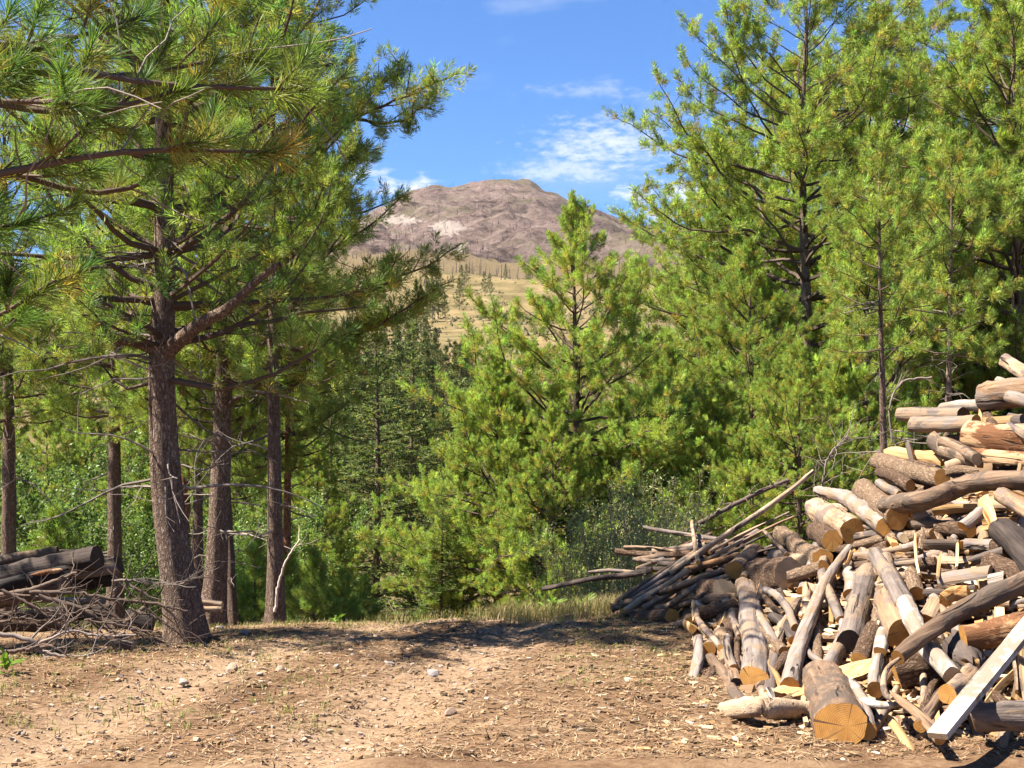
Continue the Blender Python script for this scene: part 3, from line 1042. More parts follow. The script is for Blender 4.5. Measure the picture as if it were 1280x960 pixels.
add_boughs(left_b, at(264, 15.0), [(542, 74, 14.4, 5.0), (515, 100, 15.2, 4.9), (470, 60, 14.8, 5.4), (556, 292, 14.2, 3.3), (545, 335, 14.5, 2.9), (500, 372, 15.0, 2.8), (480, 310, 15.6, 3.2), (430, 170, 15.0, 4.4),
                                   (420, 240, 14.4, 3.8), (450, 395, 14.6, 2.6), (400, 440, 14.2, 2.4)], 88)
# unseen pine added beyond the frame to shade the charred logs and brush
more(left_b, 'unseen pine added outside the left edge to shade the charred logs', -150, 11.2, 3.0, .62)

# --- near boughs at the upper left (their trunk stands outside the frame)
def near_boughs():
    rng = np.random.default_rng(77)
    base = np.array([-2.85, 4.5, gz(-2.85, 4.5) - .05])
    root = empty('pine_tree', tuple(base))
    tb = Buf()
    zz = np.linspace(-.2, 6.0, 40)
    path = np.stack([.06 * np.sin(zz * .7), .05 * np.cos(zz * .6), zz], -1)
    trunk_mesh(tb, path, .14 * (1 - zz / 7.0), 24, 5, .09, .4)
    tb.build('trunk', ['bark_grey'], root, smooth=True)
    cb_ = Buf()
    Pp, Dd, Ss, Aa = [], [], [], []
    # boughs by where they lead: (end u, v, d), start height
    ends = [(388, 112, 4.8, 2.75), (345, 190, 4.7, 2.5), (285, 165, 5.1, 2.6), (238, 110, 4.6, 2.8), (112, 130, 4.3, 2.7), (92, 195, 4.7, 2.5), (70, 350, 4.9, 2.0), (30, 395, 5.0, 1.95),
            (40, 275, 4.7, 2.3), (325, 62, 5.0, 2.9), (60, 60, 4.5, 3.0), (180, 20, 4.8, 3.1), (300, -20, 5.0, 3.3), (100, -40, 4.8, 3.3)]
    for (u, v, d, h0) in ends:
        e = P(u, v, d) - base
        s = np.array([0.0, 0, h0 + rng.uniform(-.15, .1)])
        m1 = s * .6 + e * .4 + np.array([0, rng.normal(0, .12), rng.normal(-.1, .07)])
        m2 = s * .25 + e * .75 + np.array([0, rng.normal(0, .1), rng.normal(-.08, .05)])
        bp = catmull([s, m1, m2, e], 16)
        lb = Buf()
        tube(lb, bp, np.linspace(.020, .005, 16), 7, 0, TWIGC * 1.2)
        lb.build('branch', ['twig'], root, smooth=True)
        tg = norm(np.gradient(bp, axis=0))
        Pp.append(e); Dd.append(tg[-1] + [0, 0, .2]); Ss.append(1.1); Aa.append(.2)
        for f in np.arange(.58, .98, .09):
            i = int(f * 15)
            sd = norm(np.cross(tg[i], [0, 0, 1.0])) * rng.choice([-1, 1]) + rng.normal(0, .5, 3)
            td = norm(tg[i] * .9 + sd * .8 + np.array([0, 0, .15]))
            ll = rng.uniform(.12, .34) * (1.35 - f)
            tp_ = walk(rng, bp[i], td, ll + .08, 3, .3, .1)
            tube(cb_, tp_, np.linspace(.006, .004, 4), 4, 1, TWIGC * 1.3, cap=False)
            te = norm(tp_[-1] - tp_[-2])
            Pp.append(tp_[-1]); Dd.append(te + [0, 0, .15]); Ss.append(rng.uniform(.85, 1.1)); Aa.append(1.5 if rng.random() < .015 else rng.uniform(.2, 1) * (rng.random() < .6))
            if rng.random() < .35:
                dt = walk(rng, bp[i], norm(rng.normal(size=3) + tg[i]), rng.uniform(.2, .6), 5, -.1, .2)
                tube(cb_, dt, np.linspace(.004, .002, 6), 4, 1, np.array([.22, .18, .15]), cap=False)
    tm = [needle_template(rng, 190, .112, .0026, .13, (20, 74), .08, True) for _ in range(6)]
    put_tufts(cb_, rng, tm, Pp, Dd, np.array(Ss), np.array(Aa), GREEN * np.array([.48, .56, .6]), gvar=.16)  # needle green dimmed and cooled: shade on these boughs put into the colour
    cb_.build('crown', ['needle', 'twig'], root)
    tag(root, 'nearest pine, long needled boughs darkened for shade, hanging in at the upper left', 'pine tree', 'ponderosa pines')
    print('near boughs', tri(cb_))


near_boughs()

# --- dark layered fir beyond the crest and its neighbours
FIRG = np.array([0.115, 0.165, 0.048])
res = grow_pine(301, 8.6, .11, .5, lambda z: .15 + 2.5 * (1 - z) ** .85, nb=11, elev=(-12, 35), up=.15, lat=.15, t0=.15, tuft=(15, .080, .027, .16), kind='fir', green=FIRG, tuft_scale=(.8, 1.2), latlen=.42)
fir = plant(res, 'fir_tree', 'dark layered fir standing over the end of the track', 'fir tree', at(470, 36.0), 0, 1.0, 'firs beyond the crest')
tag(copy_tree(fir, at(515, 44.0), 2.0, 1.05), 'fir with a dark straight trunk right at the end of the track', None, 'firs beyond the crest')
tag(copy_tree(fir, at(415, 41.0), 4.0, .95), 'fir left of the dark layered fir, partly behind the boughs', None, 'firs beyond the crest')
tag(copy_tree(fir, at(552, 23.5), 1.0, .27), 'small blue green fir at the left foot of the pointed middle pine', None, 'firs beyond the crest')
tag(copy_tree(fir, at(180, 36.0), 3.0, .8), 'fir in the gap right of the slim grey trunk', None, 'firs beyond the crest')

# --- saplings by the crest
res = grow_pine(302, 1.7, .03, .08, lambda z: .1 + .75 * (1 - z) ** .8, nb=22, elev=(15, 65), up=.5, lat=.10, t0=.2, tuft=(60, .13, .006, .12), agep=.25, green=GREEN * np.array([.95, 1.0, 1.0]))
sap = plant(res, 'pine_sapling', 'bright green pine sapling right of the trunk with the leaning stick', 'sapling', at(392, 15.6), 0, .52, 'pine saplings by the crest')
tag(copy_tree(sap, at(430, 16.6), 1.5, .42), 'smaller pine sapling by the track edge, right of the bright one', None, 'pine saplings by the crest')
tag(copy_tree(sap, at(365, 17.4), 3.0, .55), 'pine sapling half behind the bright green one on its left', None, 'pine saplings by the crest')
tag(copy_tree(sap, at(455, 18.5), 4.0, .4), 'lowest pine sapling, nearest to the end of the track', None, 'pine saplings by the crest')
tag(copy_tree(sap, at(68, 22.0), 2.0, 1.1), 'yellow green sapling above the charred logs on the left', None, 'pine saplings by the crest')
tag(copy_tree(sap, at(318, 20.0), 5.0, .8), 'sapling between the thin leaning trunk and the stick leaning on a trunk', None, 'pine saplings by the crest')

# --- sunlit pines behind the left trunks
for (src, u, d, rz, sc, lab) in ((mid_pine, 60, 30, .2, .62, 'sunlit pine behind the trunk at the left edge'),
                                 (young_b, 175, 26, 1.2, .66, 'sunlit pine between the slim grey trunk and the thick dark one'),
                                 (mid_pine, 305, 32, 2.2, .64, 'sunlit pine right of the stout straight trunk'),
                                 (young_b, 395, 31, 3.2, .62, 'sunlit pine between the thin orange trunk and the dark layered fir'),
                                 (mid_pine, 235, 38, 4.2, .80, 'pine far behind the thick dark trunk'),
                                 (young_b, 0, 36, 5.2, .95, 'pine far behind the trunk at the left edge'),
                                 (young_b, 115, 40, .9, .90, 'pine far back left of the slim grey trunk'),
                                 (mid_pine, 350, 45, 2.0, .95, 'pine far back over the bright green sapling'),
                                 (tall_a, 90, 48, 2.0, .85, 'tall pine far back on the left, seen through the near boughs'),
                                 (tall_a, 330, 55, 1.0, .85, 'tall pine far back behind the joined left crowns')):
    more(src, lab, u, d, rz, sc)


# --- broad leaved bushes
def leafy(name, label, cat, loc, seed, H, R, stems, leaf, n, green, group, upright=.5, mat='leaf', stemc=(.16, .12, .09), thin=.006):
    rng = np.random.default_rng(seed)
    root = empty(name, loc)
    sb, lb = Buf(), Buf()
    C, Dn = [], []
    for s in range(stems):
        a = rng.uniform(0, 6.28)
        d = np.array([math.cos(a) * (1 - upright), math.sin(a) * (1 - upright), upright + .3])
        h = H * rng.uniform(.55, 1.05)
        pth = walk(rng, (rng.normal(0, R * .22), rng.normal(0, R * .22), -.1), d, h, 9, .25, .10)
        tube(sb, pth, np.linspace(thin * (1 + h * .6), .002, 10), 4, 0, np.array(stemc) * rng.uniform(.7, 1.3), cap=False)
        for j in range(max(3, int(h * 5))):
            i = rng.integers(2, 10)
            td = norm(rng.normal(size=3) + np.array([0, 0, .5 + upright]))
            l2 = rng.uniform(.12, .45) * H * .22
            e = walk(rng, pth[i], td, l2, 4, .2, .12)
            tube(sb, e, np.linspace(.004, .0015, 5), 3, 0, np.array(stemc), cap=False)
            for k in range(n):
                C.append(e[rng.integers(1, 5)] + rng.normal(0, leaf * 1.1, 3)); Dn.append(rng.normal(size=3) + np.array([0, 0, .3]))
        for k in range(n):
            C.append(pth[rng.integers(3, 10)] + rng.normal(0, leaf, 3)); Dn.append(rng.normal(size=3))
    C, Dn = np.array(C), norm(Dn)
    m = len(C)
    side = norm(np.cross(Dn, rng.normal(size=(m, 3))))
    ln = leaf * rng.uniform(.6, 1.25, (m, 1))
    wd = ln * (.42 if upright < .75 else .16)
    nrm = np.cross(Dn, side)
    V = np.stack([C, C + Dn * ln * .5 + side * wd + nrm * ln * .08, C + Dn * ln, C + Dn * ln * .5 - side * wd + nrm * ln * .08], 1)
    c = np.asarray(green)[None, None] * rng.lognormal(0, .28, (m, 1, 1)) * (1 + rng.normal(0, .12, (m, 1, 1)) * np.array([1, .2, -.3]))
    c = np.repeat(c, 4, 1)
    lb.add(V.reshape(-1, 3), np.arange(m * 4).reshape(m, 4), 0, c.reshape(-1, 3))
    sb.build('stem', ['twig'], root)
    lb.build('foliage', [mat], root)
    tag(root, label, cat, group)
    return root


LG = np.array([0.135, 0.195, 0.05])
asp = leafy('aspen_bush', 'broad leaved green bush between the left edge trunk and the slim grey trunk', 'bush', at(85, 23.5), 11, 3.4, 1.5, 26, .065, 38, LG, 'broad leaved bushes')
for (u, d, rz, sc, lab) in ((35, 25, 1, .85, 'broad leaved bush right beside the trunk at the left edge'), (125, 26, 2, .9, 'broad leaved bush just left of the slim grey trunk'),
                            (195, 22.0, 3, .55, 'broad leaved bush between the slim grey and the thick dark trunk'), (310, 21.0, 4, .5, 'low bright bush right of the thin leaning trunk'),
                            (245, 24, 5, .7, 'broad leaved bush in the gap before the stout straight trunk'), (560, 26, 6, .4, 'low green bush under the left boughs of the middle pine'),
                            (330, 25, 2.5, .8, 'broad leaved bush left of the trunk with the leaning stick')):
    tag(copy_tree(asp, at(u, d), rz, sc), lab, None, 'broad leaved bushes')
WG = np.array([0.27, 0.29, 0.12])
wil = leafy('willow_shrub', 'pale willow shrub of slender upright stems behind the stick heap', 'shrub', at(800, 15.0), 21, 1.65, .8, 34, .05, 12, WG, 'willow shrubs', .85, 'leaf', (.22, .17, .11), .003)
for (u, d, rz, sc, lab) in ((752, 15.6, 1, .95, 'left neighbour of the pale willow shrub behind the stick heap'), (835, 16.2, 2, 1.0, 'willow shrub above the thick end of the stick heap'),
                            (715, 16.5, 3, .75, 'low willow shrub farthest left by the lone long pole'), (872, 15.8, 4, .72, 'low willow shrub behind the upright stick'), (775, 18.0, 5, .95, 'tall willow shrub at the right foot of the middle pine')):
    tag(copy_tree(wil, at(u, d), rz, sc), lab, None, 'willow shrubs')

# --- the forest in the valley, single trees and burnt snags on the far slope
res = grow_pine(401, 10.0, .16, 1.0, lambda z: .3 + 2.9 * (1 - z) ** .8, nb=6, elev=(-5, 50), up=.4, lat=.45, t0=.2, tuft=(22, .42, .075, .4), sub=False, agep=0, sides=6, green=np.array([.105, .132, .042]), per_twig=1, gvar=.3)
valley = plant(res, 'valley_pine', 'farther dark pine of the valley wood, just below the tan slope', 'pine tree', at(500, 170), 0, 1.0, 'far pines of the valley wood', needle='far_foliage')
rg = np.random.default_rng(5)
k = 0
spots = []
for (u0, u1, d0, d1, cnt) in ((390, 640, 75, 140, 80), (410, 590, 140, 240, 70), (640, 900, 100, 220, 26), (330, 420, 80, 180, 24)):
    for _ in range(cnt):
        spots.append((rg.uniform(u0, u1), rg.uniform(d0, d1), (u0, d0)))
ZONE = {(390, 75): ('near dark pine of the valley wood, left of the pointed middle pine', 'near pines of the valley wood'), (410, 140): ('farther dark pine of the valley wood, just below the tan slope', 'far pines of the valley wood'),
        (640, 100): ('valley wood pine glimpsed to the right of the pointed middle pine', 'valley pines right of the middle pine'), (330, 80): ('valley wood pine glimpsed between the joined left crowns', 'valley pines behind the left stand')}
for (u, d, zk) in spots:
    o = copy_tree(valley, at(u, d), rg.uniform(0, 6.28), rg.uniform(.62, 1.0) * (1.0 if d > 120 else .95), rg.uniform(.9, 1.2))
    tag(o, ZONE[zk][0], None, ZONE[zk][1])
far_list = [(577, 640, 1.0), (583, 900, 1.1), (612, 830, 1.3), (574, 560, 1.1), (541, 480, 1.55), (548, 490, 1.45), (534, 470, 1.3), (556, 520, .8), (605, 640, .8), (800, 1150, 2.2), (846, 800, 1.6),
            (833, 850, 1.4), (526, 420, 1.2), (520, 400, 1.3), (660, 900, .9), (480, 420, 1.1), (500, 450, .9), (790, 900, .9), (632, 1050, 1.0), (455, 500, 1.2), (690, 760, .8)]
for (u, d, sc) in far_list:
    o = copy_tree(valley, at(u, d), rg.uniform(0, 6.28), sc, 1.15)
    tag(o, 'single dark pine scattered on the dry tan slope under the mountain', None, 'single pines on the tan slope')


def snag_mesh(seed):
    rng = np.random.default_rng(seed)
    b = Buf()
    H = 9.5
    p = walk(rng, (0, 0, -.3), (rng.normal(0, .04), rng.normal(0, .04), 1), H, 8, 0, .02)
    tube(b, p, np.linspace(.26, .05, 9), 6, 0, np.array([.075, .06, .055]))
    for _ in range(9):
        i = rng.integers(3, 8)
        tube(b, walk(rng, p[i], (rng.normal(), rng.normal(), .3), rng.uniform(.4, 1.6), 3, 0, .1), np.linspace(.06, .02, 4), 4, 0, np.array([.08, .065, .06]))
    return b.mesh('burnt_snag', ['twig'])


sm = [snag_mesh(s) for s in (1, 2, 3)]
rg = np.random.default_rng(8)
for i in range(110):
    u = rg.uniform(455, 860)
    d = rg.choice([rg.uniform(850, 1150), rg.uniform(980, 1180)])
    o = bpy.data.objects.new('burnt_snag', sm[i % 3])
    COL.objects.link(o)
    o.location = at(u, d)
    s = rg.uniform(.7, 1.5)
    o.scale = (s * 1.1, s * 1.1, s)
    o.rotation_euler = (rg.normal(0, .04), rg.normal(0, .04), rg.uniform(0, 6))
    tag(o, 'bare burnt trunk standing along the top of the tan slope', 'dead tree', 'burnt snags under the mountain')


def burnt_wood():
    xs, ys, Z = MTN
    rng = np.random.default_rng(12)
    b = Buf()
    n = 800
    u = rng.uniform(430, 860, n)
    d = rng.uniform(1350, 2590, n)
    x = (u - 640) / F * d
    zi = np.array([Z[np.searchsorted(ys, d[i]), np.searchsorted(xs, x[i])] for i in range(n)])
    h = rng.uniform(4, 8, n)
    w = rng.uniform(.3, .5, n)
    tl = rng.normal(0, .05, (n, 2)) * h[:, None]
    base = np.stack([x, d, zi - 1], -1)
    top = base + np.stack([tl[:, 0], tl[:, 1], h + 1], -1)
    a = np.array([0, 2.09, 4.19])
    ring = np.stack([np.cos(a), np.sin(a), 0 * a], -1)
    V = np.concatenate([base[:, None] + ring[None] * w[:, None, None], top[:, None] + ring[None] * w[:, None, None] * .4], 1)
    fq = np.array([[0, 1, 4, 3], [1, 2, 5, 4], [2, 0, 3, 5]])
    Fq = (np.arange(n)[:, None, None] * 6 + fq[None]).reshape(-1, 4)
    c = np.repeat(np.array([.14, .11, .10])[None] * rng.uniform(.5, 1.4, (n, 1)), 6, 0)
    b.add(V.reshape(-1, 3), Fq, 0, c)
    o = b.build('burnt_wood', ['twig'])
    tag(o, 'far burnt wood of bare trunks covering the mountain side', 'dead wood', None, 'stuff')
    # low scrub dotting the far slope
    b = Buf()
    n = 11000
    d = rng.uniform(240, 1160, n) ** 1.0
    u = rng.uniform(400, 880, n)
    keep = fbm(u / 40, d / 90, 6, 3, 1.0) + rng.normal(0, .25, n) > 0.1
    u, d = u[keep], d[keep]
    n = len(u)
    x = (u - 640) / F * d
    z = G(x, d)
    r = rng.uniform(.35, 1.1, n)
    oc = np.array([[1, 0, 0], [0, 1, 0], [-1, 0, 0], [0, -1, 0], [0, 0, .9]])
    fo = np.array([[0, 1, 4], [1, 2, 4], [2, 3, 4], [3, 0, 4]])
    rot = rng.uniform(.6, 1.4, (n, 5, 3))
    V = np.stack([x, d, z], -1)[:, None] + oc[None] * r[:, None, None] * rot
    Fq = (np.arange(n)[:, None, None] * 5 + fo[None]).reshape(-1, 3)
    pal = np.array([[.10, .09, .04], [.14, .105, .055], [.07, .075, .032], [.12, .10, .05]])
    c = np.repeat(pal[rng.integers(0, 4, n)] * rng.uniform(.8, 1.2, (n, 1)), 5, 0)
    b.add(V.reshape(-1, 3), Fq, 0, c)
    tag(b.build('slope_scrub', ['far_foliage']), 'low scrub and dry bunch grass dotting the tan slope', 'scrub', None, 'stuff')


burnt_wood()


# ------------------------------------------------------------------ cut wood
UB = np.array([680, 770, 845, 868, 930, 1000, 1100, 1280, 1420.0]); VB = np.array([768, 764, 780, 850, 888, 915, 938, 958, 968.0])
UT = np.array([680, 780, 860, 900, 1000, 1060, 1095, 1130, 1230, 1280, 1420.0]); VT = np.array([740, 690, 668, 672, 640, 604, 572, 512, 470, 445, 440.0])
DT = np.array([12.8, 12.7, 12.6, 12.4, 12.0, 11.6, 11.4, 11.2, 10.9, 10.7, 10.5])


def D(u, v):
    """distance of the heap's outer face along the line of sight through a photograph pixel"""
    vb = np.interp(u, UB, VB); vt = np.interp(u, UT, VT); dt = np.interp(u, UT, DT)
    db = EYE * F / (vb - HZ)
    t = np.clip((vb - v) / (vb - vt), -0.3, 1.15)
    return db + (dt - db) * np.sign(t) * np.abs(t) ** 1.1


def build_mound():
    b = Buf()
    us = np.linspace(760, 1420, 110); ts = np.linspace(-0.05, 0.78, 60)
    Ug, Tg = np.meshgrid(us, ts)
    vb = np.interp(Ug, UB, VB); vt = np.interp(Ug, UT, VT)
    Tg = Tg * (.12 + .88 * sstep(770, 900, Ug))
    Vg = vb + (vt - vb) * Tg
    Dg = D(Ug, Vg) + 0.22 + 0.16 * sstep(0, .3, Tg) + 0.06 * fbm(Ug / 30, Vg / 30, 5, 3, 1.0)
    X = (Ug - 640) / F * Dg; Z = EYE - (Vg - HZ) / F * Dg
    rows = [np.stack([X, Dg, Z], -1)]
    last = rows[0][-1]
    for k in range(1, 12):                              # the far side of the heap falls back to the ground
        q = last.copy(); q[:, 1] += k * 0.22
        q[:, 0] *= q[:, 1] / last[:, 1]
        q[:, 2] = last[:, 2] * (1 - (k / 11.0) ** 1.5) - .25 * (k / 11.0)
        rows.append(q[None])
    V = np.concatenate(rows, 0)
    ny, nx = V.shape[:2]
    i = (np.arange(ny - 1)[:, None] * nx + np.arange(nx - 1)[None]).ravel()
    c = np.array([.11, .07, .042]) * (1 + .5 * fbm(V[..., 0] * 6, V[..., 2] * 6 + V[..., 1] * 4, 9, 3, 1.0)[..., None])
    b.add(V.reshape(-1, 3), np.stack([i, i + 1, i + nx + 1, i + nx], -1), 0, c.reshape(-1, 3))
    o = b.build('bark_debris_mound', ['litter'], smooth=True)
    tag(o, 'dark bark crumbs and dirt packed beneath the log heap', 'debris', None, 'stuff')


build_mound()


def section(shape, sides, rng):
    """unit cross-section polygon and per-edge flag: 1 = split face"""
    if shape == 'round':
        a = np.linspace(0, 2 * math.pi, sides, endpoint=False)
        r = 1 + .05 * np.sin(2 * a + rng.uniform(0, 6)) + .035 * np.sin(3 * a + rng.uniform(0, 6)) + rng.normal(0, .015, sides)
        return np.stack([r * np.cos(a), r * np.sin(a)], -1), np.zeros(sides, int)
    if shape == 'half':
        a = np.linspace(0, math.pi, sides // 2 + 2)
        arc = np.stack([np.cos(a), np.sin(a) * .95 - .35], -1)
        m = 5
        fl = np.stack([np.linspace(-1, 1, m + 2)[1:-1], -.35 + rng.normal(0, .05, m)], -1)
        return np.vstack([arc, fl]), np.array([0] * (len(arc) - 1) + [1] * (m + 1))
    if shape == 'wedge':
        w = rng.uniform(.65, .95)
        a = np.linspace(-w, w, sides // 2) + math.pi / 2
        arc = np.stack([1.35 * np.cos(a), 1.35 * np.sin(a) - .75], -1)
        tip = np.array([[0, -.8]])
        l = np.array([arc[-1] * .5 + tip[0] * .5 + rng.normal(0, .06, 2)]); r = np.array([arc[0] * .5 + tip[0] * .5 + rng.normal(0, .06, 2)])
        return np.vstack([arc, l, tip, r]), np.array([0] * (len(arc) - 1) + [1] * 4)
    if shape == 'plank':
        p = np.array([[-1, -.3], [0, -.31], [1, -.3], [1.02, 0], [1, .3], [0, .29], [-1, .3], [-1.02, 0]])
        return p, np.zeros(8, int)


LOGN = [0]


def log(name, label, pts, w0, w1=None, mat='wood_grey', cut='cut_fresh', lift=0.0, shape='round', roll=None, ends='cc', group=None, rough=.085, knots=None, cat='log', sides=None, depth=None, flat=1.0):
    LOGN[0] += 1
    rng = np.random.default_rng(1000 + LOGN[0])
    w1 = w0 if w1 is None else w1
    C, wr = [], []
    for k, p in enumerate(pts):
        dd = p[2] if len(p) > 2 else 0.0
        d = (D(p[0], p[1]) if depth is None else depth) - lift + dd
        C.append(P(p[0], p[1], d)); wr.append(d)
    C = np.array(C)
    Lg = np.linalg.norm(np.diff(C, axis=0), axis=1).sum()
    wmax = max(w0, w1)
    n = int(np.clip(Lg / 0.04, 8, 48)) if wmax > 8 else int(np.clip(Lg / 0.12, 5, 16))
    sides = sides or (24 if wmax > 20 else 16 if wmax > 11 else 8)
    path = catmull(C, n)
    if shape != 'plank':
        tt = np.linspace(0, 1, n)[:, None]
        path = path + np.sin(tt * math.pi) * (rng.normal(0, .013, 3) * Lg + rng.normal(0, .004, 3) * Lg * np.sin(tt * rng.uniform(5, 11) + rng.uniform(0, 6)))
    r = np.linspace(w0, w1, n) * .5 * np.interp(np.linspace(0, 1, n), np.linspace(0, 1, len(wr)), wr) / F
    # local frame, Z along the piece
    mid = path.mean(0)
    zax = norm(path[-1] - path[0])
    q = Vector(zax).to_track_quat('Z', 'Y')
    R = np.array(q.to_matrix())
    loc = (path - mid) @ R
    sec, flag = section(shape, sides, rng)
    K = len(sec)
    if shape == 'plank':                                # broad face up towards the open side
        nl = np.array([-.45, -.35, .82]) @ R
        roll = math.atan2(-nl[0], nl[1])
    ro = rng.uniform(0, 6.28) if roll is None else roll
    cs, sn = math.cos(ro), math.sin(ro)
    sec = sec @ np.array([[cs, sn], [-sn, cs]])
    t, u, w = frames(loc)
    # keep the section upright: u axis fixed from local X
    ux = np.tile(np.array([1.0, 0, 0]), (n, 1)); ux = norm(ux - t * (ux * t).sum(1, keepdims=True)); wx = np.cross(t, ux)
    ang = np.arctan2(sec[:, 1], sec[:, 0])
    s = np.linspace(0, Lg, n)
    md = 1 + rough * fbm(np.cos(ang)[None] * 1.3 + 5 + 0 * s[:, None], np.sin(ang)[None] * 1.3 + s[:, None] * 7.0, LOGN[0], 4, 1.5, .6) * (1.0 if shape == 'round' else .6)
    nk = knots if knots is not None else (rng.integers(0, 4) if shape == 'round' and wmax > 9 else 0)
    for _ in range(nk):
        sk, ak = rng.uniform(.15, .85) * Lg, rng.uniform(0, 6.28)
        da = np.angle(np.exp(1j * (ang - ak)))
        md = md + rng.uniform(.15, .4) * np.exp(-((s[:, None] - sk) / .035) ** 2 - (da[None] / .3) ** 2)
    rr = (r[:, None] * md)[..., None]
    V = loc[:, None] + rr * (sec[None, :, :1] * ux[:, None] + sec[None, :, 1:] * wx[:, None])
    for e, idx in ((0, 0), (1, -1)):
        if ends[e] == 'b':                              # snapped end: jagged spikes
            k2 = 1 if idx == 0 else -2
            jag = rng.uniform(-.2, 1.3, K)[:, None] * r[idx]
            V[idx] = (V[idx] - loc[idx]) * rng.uniform(.35, .9, K)[:, None] + loc[idx] + (-t[idx] if idx == 0 else t[idx]) * jag
        elif ends[e] == 'c':
            tl = rng.normal(0, .16, 2)
            off = (V[idx] - loc[idx])
            V[idx] = V[idx] + t[idx] * (off[:, :1] * tl[0] + off[:, 1:2] * tl[1])
    b = Buf()
    i = np.arange(n - 1)[:, None] * K; j = np.arange(K)[None]; j2 = (j + 1) % K
    Fq = np.stack([i + j, i + j2, i + K + j2, i + K + j], -1)
    Vf = V.reshape(-1, 3)
    fl = np.tile(flag, (n - 1, 1)).ravel().astype(bool)
    Fq = Fq.reshape(-1, 4)
    if fl.any():
        b.add(Vf, Fq[~fl], 0)
        b.add(Vf, Fq[fl], 1)
    else:
        b.add(Vf, Fq, 0)
    for e, idx in ((0, 0), (1, -1)):
        if ends[e] == 'b':
            ring = V[idx]; cc = loc[idx] - (t[idx] if idx else -t[idx]) * r[idx] * .5
            b.add(np.vstack([ring, cc]), np.array([[k, (k + 1) % K, K] if idx else [(k + 1) % K, k, K] for k in range(K)]), 1)
    o = b.build(name, [mat, 'split'], smooth=(shape == 'round'))
    o.rotation_mode = 'QUATERNION'
    o.location = mid
    o.rotation_quaternion = q
    tag(o, label, cat, group)
    for e, idx in ((0, 0), (1, -1)):
        if ends[e] == 'c':
            ax = -t[idx] if idx == 0 else t[idx]
            qe = Vector(ax).to_track_quat('Z', 'Y')
            Re = np.array(qe.to_matrix())
            ring = (V[idx] - loc[idx]) @ Re
            cen = ring.mean(0) * 1.0
            inner = cen + (ring - cen) * .55 + np.stack([0 * ring[:, 0], 0 * ring[:, 0], rng.normal(0, .004 * r[idx], K)], -1)
            vv = np.vstack([ring, inner, cen])
            ff = [[k, (k + 1) % K, K + (k + 1) % K, K + k] for k in range(K)]
            sgn = 1 if idx else -1
            cb = Buf()
            ff = np.array(ff)
            tf = np.array([[K + k, K + (k + 1) % K, 2 * K] for k in range(K)])
            if idx == 0:
                ff = ff[:, ::-1]; tf = tf[:, ::-1]
            cb.add(vv, ff, 0)
            cb.add(vv, tf, 0)
            co = cb.build('cut_face', [cut], o, smooth=True)
            co.rotation_mode = 'QUATERNION'
            co.rotation_quaternion = qe
            co.location = loc[idx]
    return o


HEAP = 'logs of the big heap'


def lg(label, pts, w0, w1=None, mat='wood_grey', **kw):
    nm = kw.pop('name', 'log')
    return log(nm, label, pts, w0, w1, mat, group=kw.pop('group', HEAP), **kw)


# --- front of the heap
lg('large grey log sloping to the camera with a round orange sawn end', [(931, 732), (934, 760), (938, 800), (943, 850)], 23, 34, lift=.16)
lg('long crooked grey branch log thinning upward, right of the large grey log', [(1062, 684), (1043, 712), (1026, 740), (1006, 788), (993, 825), (987, 857)], 9, 23, lift=.20)
lg('narrow log in flaky bark between two grey branch logs', [(1021, 758), (1024, 795), (1022, 832)], 13, 16, 'log_bark_pale', lift=.02)
lg('broad cracked grey log with a brown end darkened for shade', [(1086, 714), (1078, 745), (1062, 803)], 24, 33, lift=.16, cut='cut_dark')  # shade on the lower end is put into its dark cut colour
lg('short grey log with yellow end under the broad cracked log', [(1060, 790), (1048, 812), (1034, 836)], 20, 19, lift=.1)
lg('bark covered log just right of the broad cracked log', [(1101, 738), (1095, 770), (1087, 802)], 14, 17, 'log_bark_pale', lift=.08)
lg('dark knobbly log with a broken yellow end above the pale slab', [(1092, 785), (1083, 805), (1074, 826)], 20, 22, 'log_bark', lift=.12)
lg('peeled tan log with a star cracked orange end', [(1108, 748), (1115, 768), (1127, 794)], 30, 37, 'wood_tan', lift=.16)
lg('long grey log crossing the middle, peeled white on its lower half', [(1094, 693), (1112, 725), (1132, 757)], 19, 25, lift=.32)
lg('white peeled lower half of the long crossing log', [(1131, 755), (1160, 799), (1191, 845)], 25, 24, 'wood_white', cut='cut_pale', lift=.325)
lg('stubby grey log end beside the top of the crossing log', [(1108, 696), (1118, 722)], 15, 17, lift=.2)
lg('long grey brown pole log running to the right edge over the others', [(1122, 822), (1160, 796), (1205, 768), (1245, 748), (1330, 706)], 20, 29, 'wood_brown', lift=.55)
log('dead_branch', 'thin hooked branch curling below the long grey brown log', [(1123, 824, -.05), (1109, 834, -.05), (1102, 850), (1105, 866), (1116, 874)], 6, 9, 'wood_brown', lift=.5, group=HEAP, cat='branch', ends='bb')
log('dead_branch', 'pale forked branch lying at the bottom of the heap', [(1066, 852), (1080, 874), (1100, 882), (1122, 880)], 12, 9, 'wood_white', lift=.3, group=HEAP, cat='branch', ends='bb')
log('dead_branch', 'pale straight branch crossing the forked one at the bottom', [(1112, 868), (1135, 881), (1160, 902), (1175, 925)], 10, 14, 'wood_tan', lift=.36, group=HEAP, cat='branch')
log('plank', 'white sawn plank slanting across the lower right corner', [(1310, 752), (1172, 920)], 24, 28, 'wood_white', 'cut_pale', lift=.62, shape='plank', roll=1.35, group=HEAP, cat='plank', rough=.03)
lg('log with a round yellow end beside the white plank', [(1184, 868, -.1), (1200, 852, .15), (1216, 840, .3)], 25, 26, 'wood_tan', lift=.40)
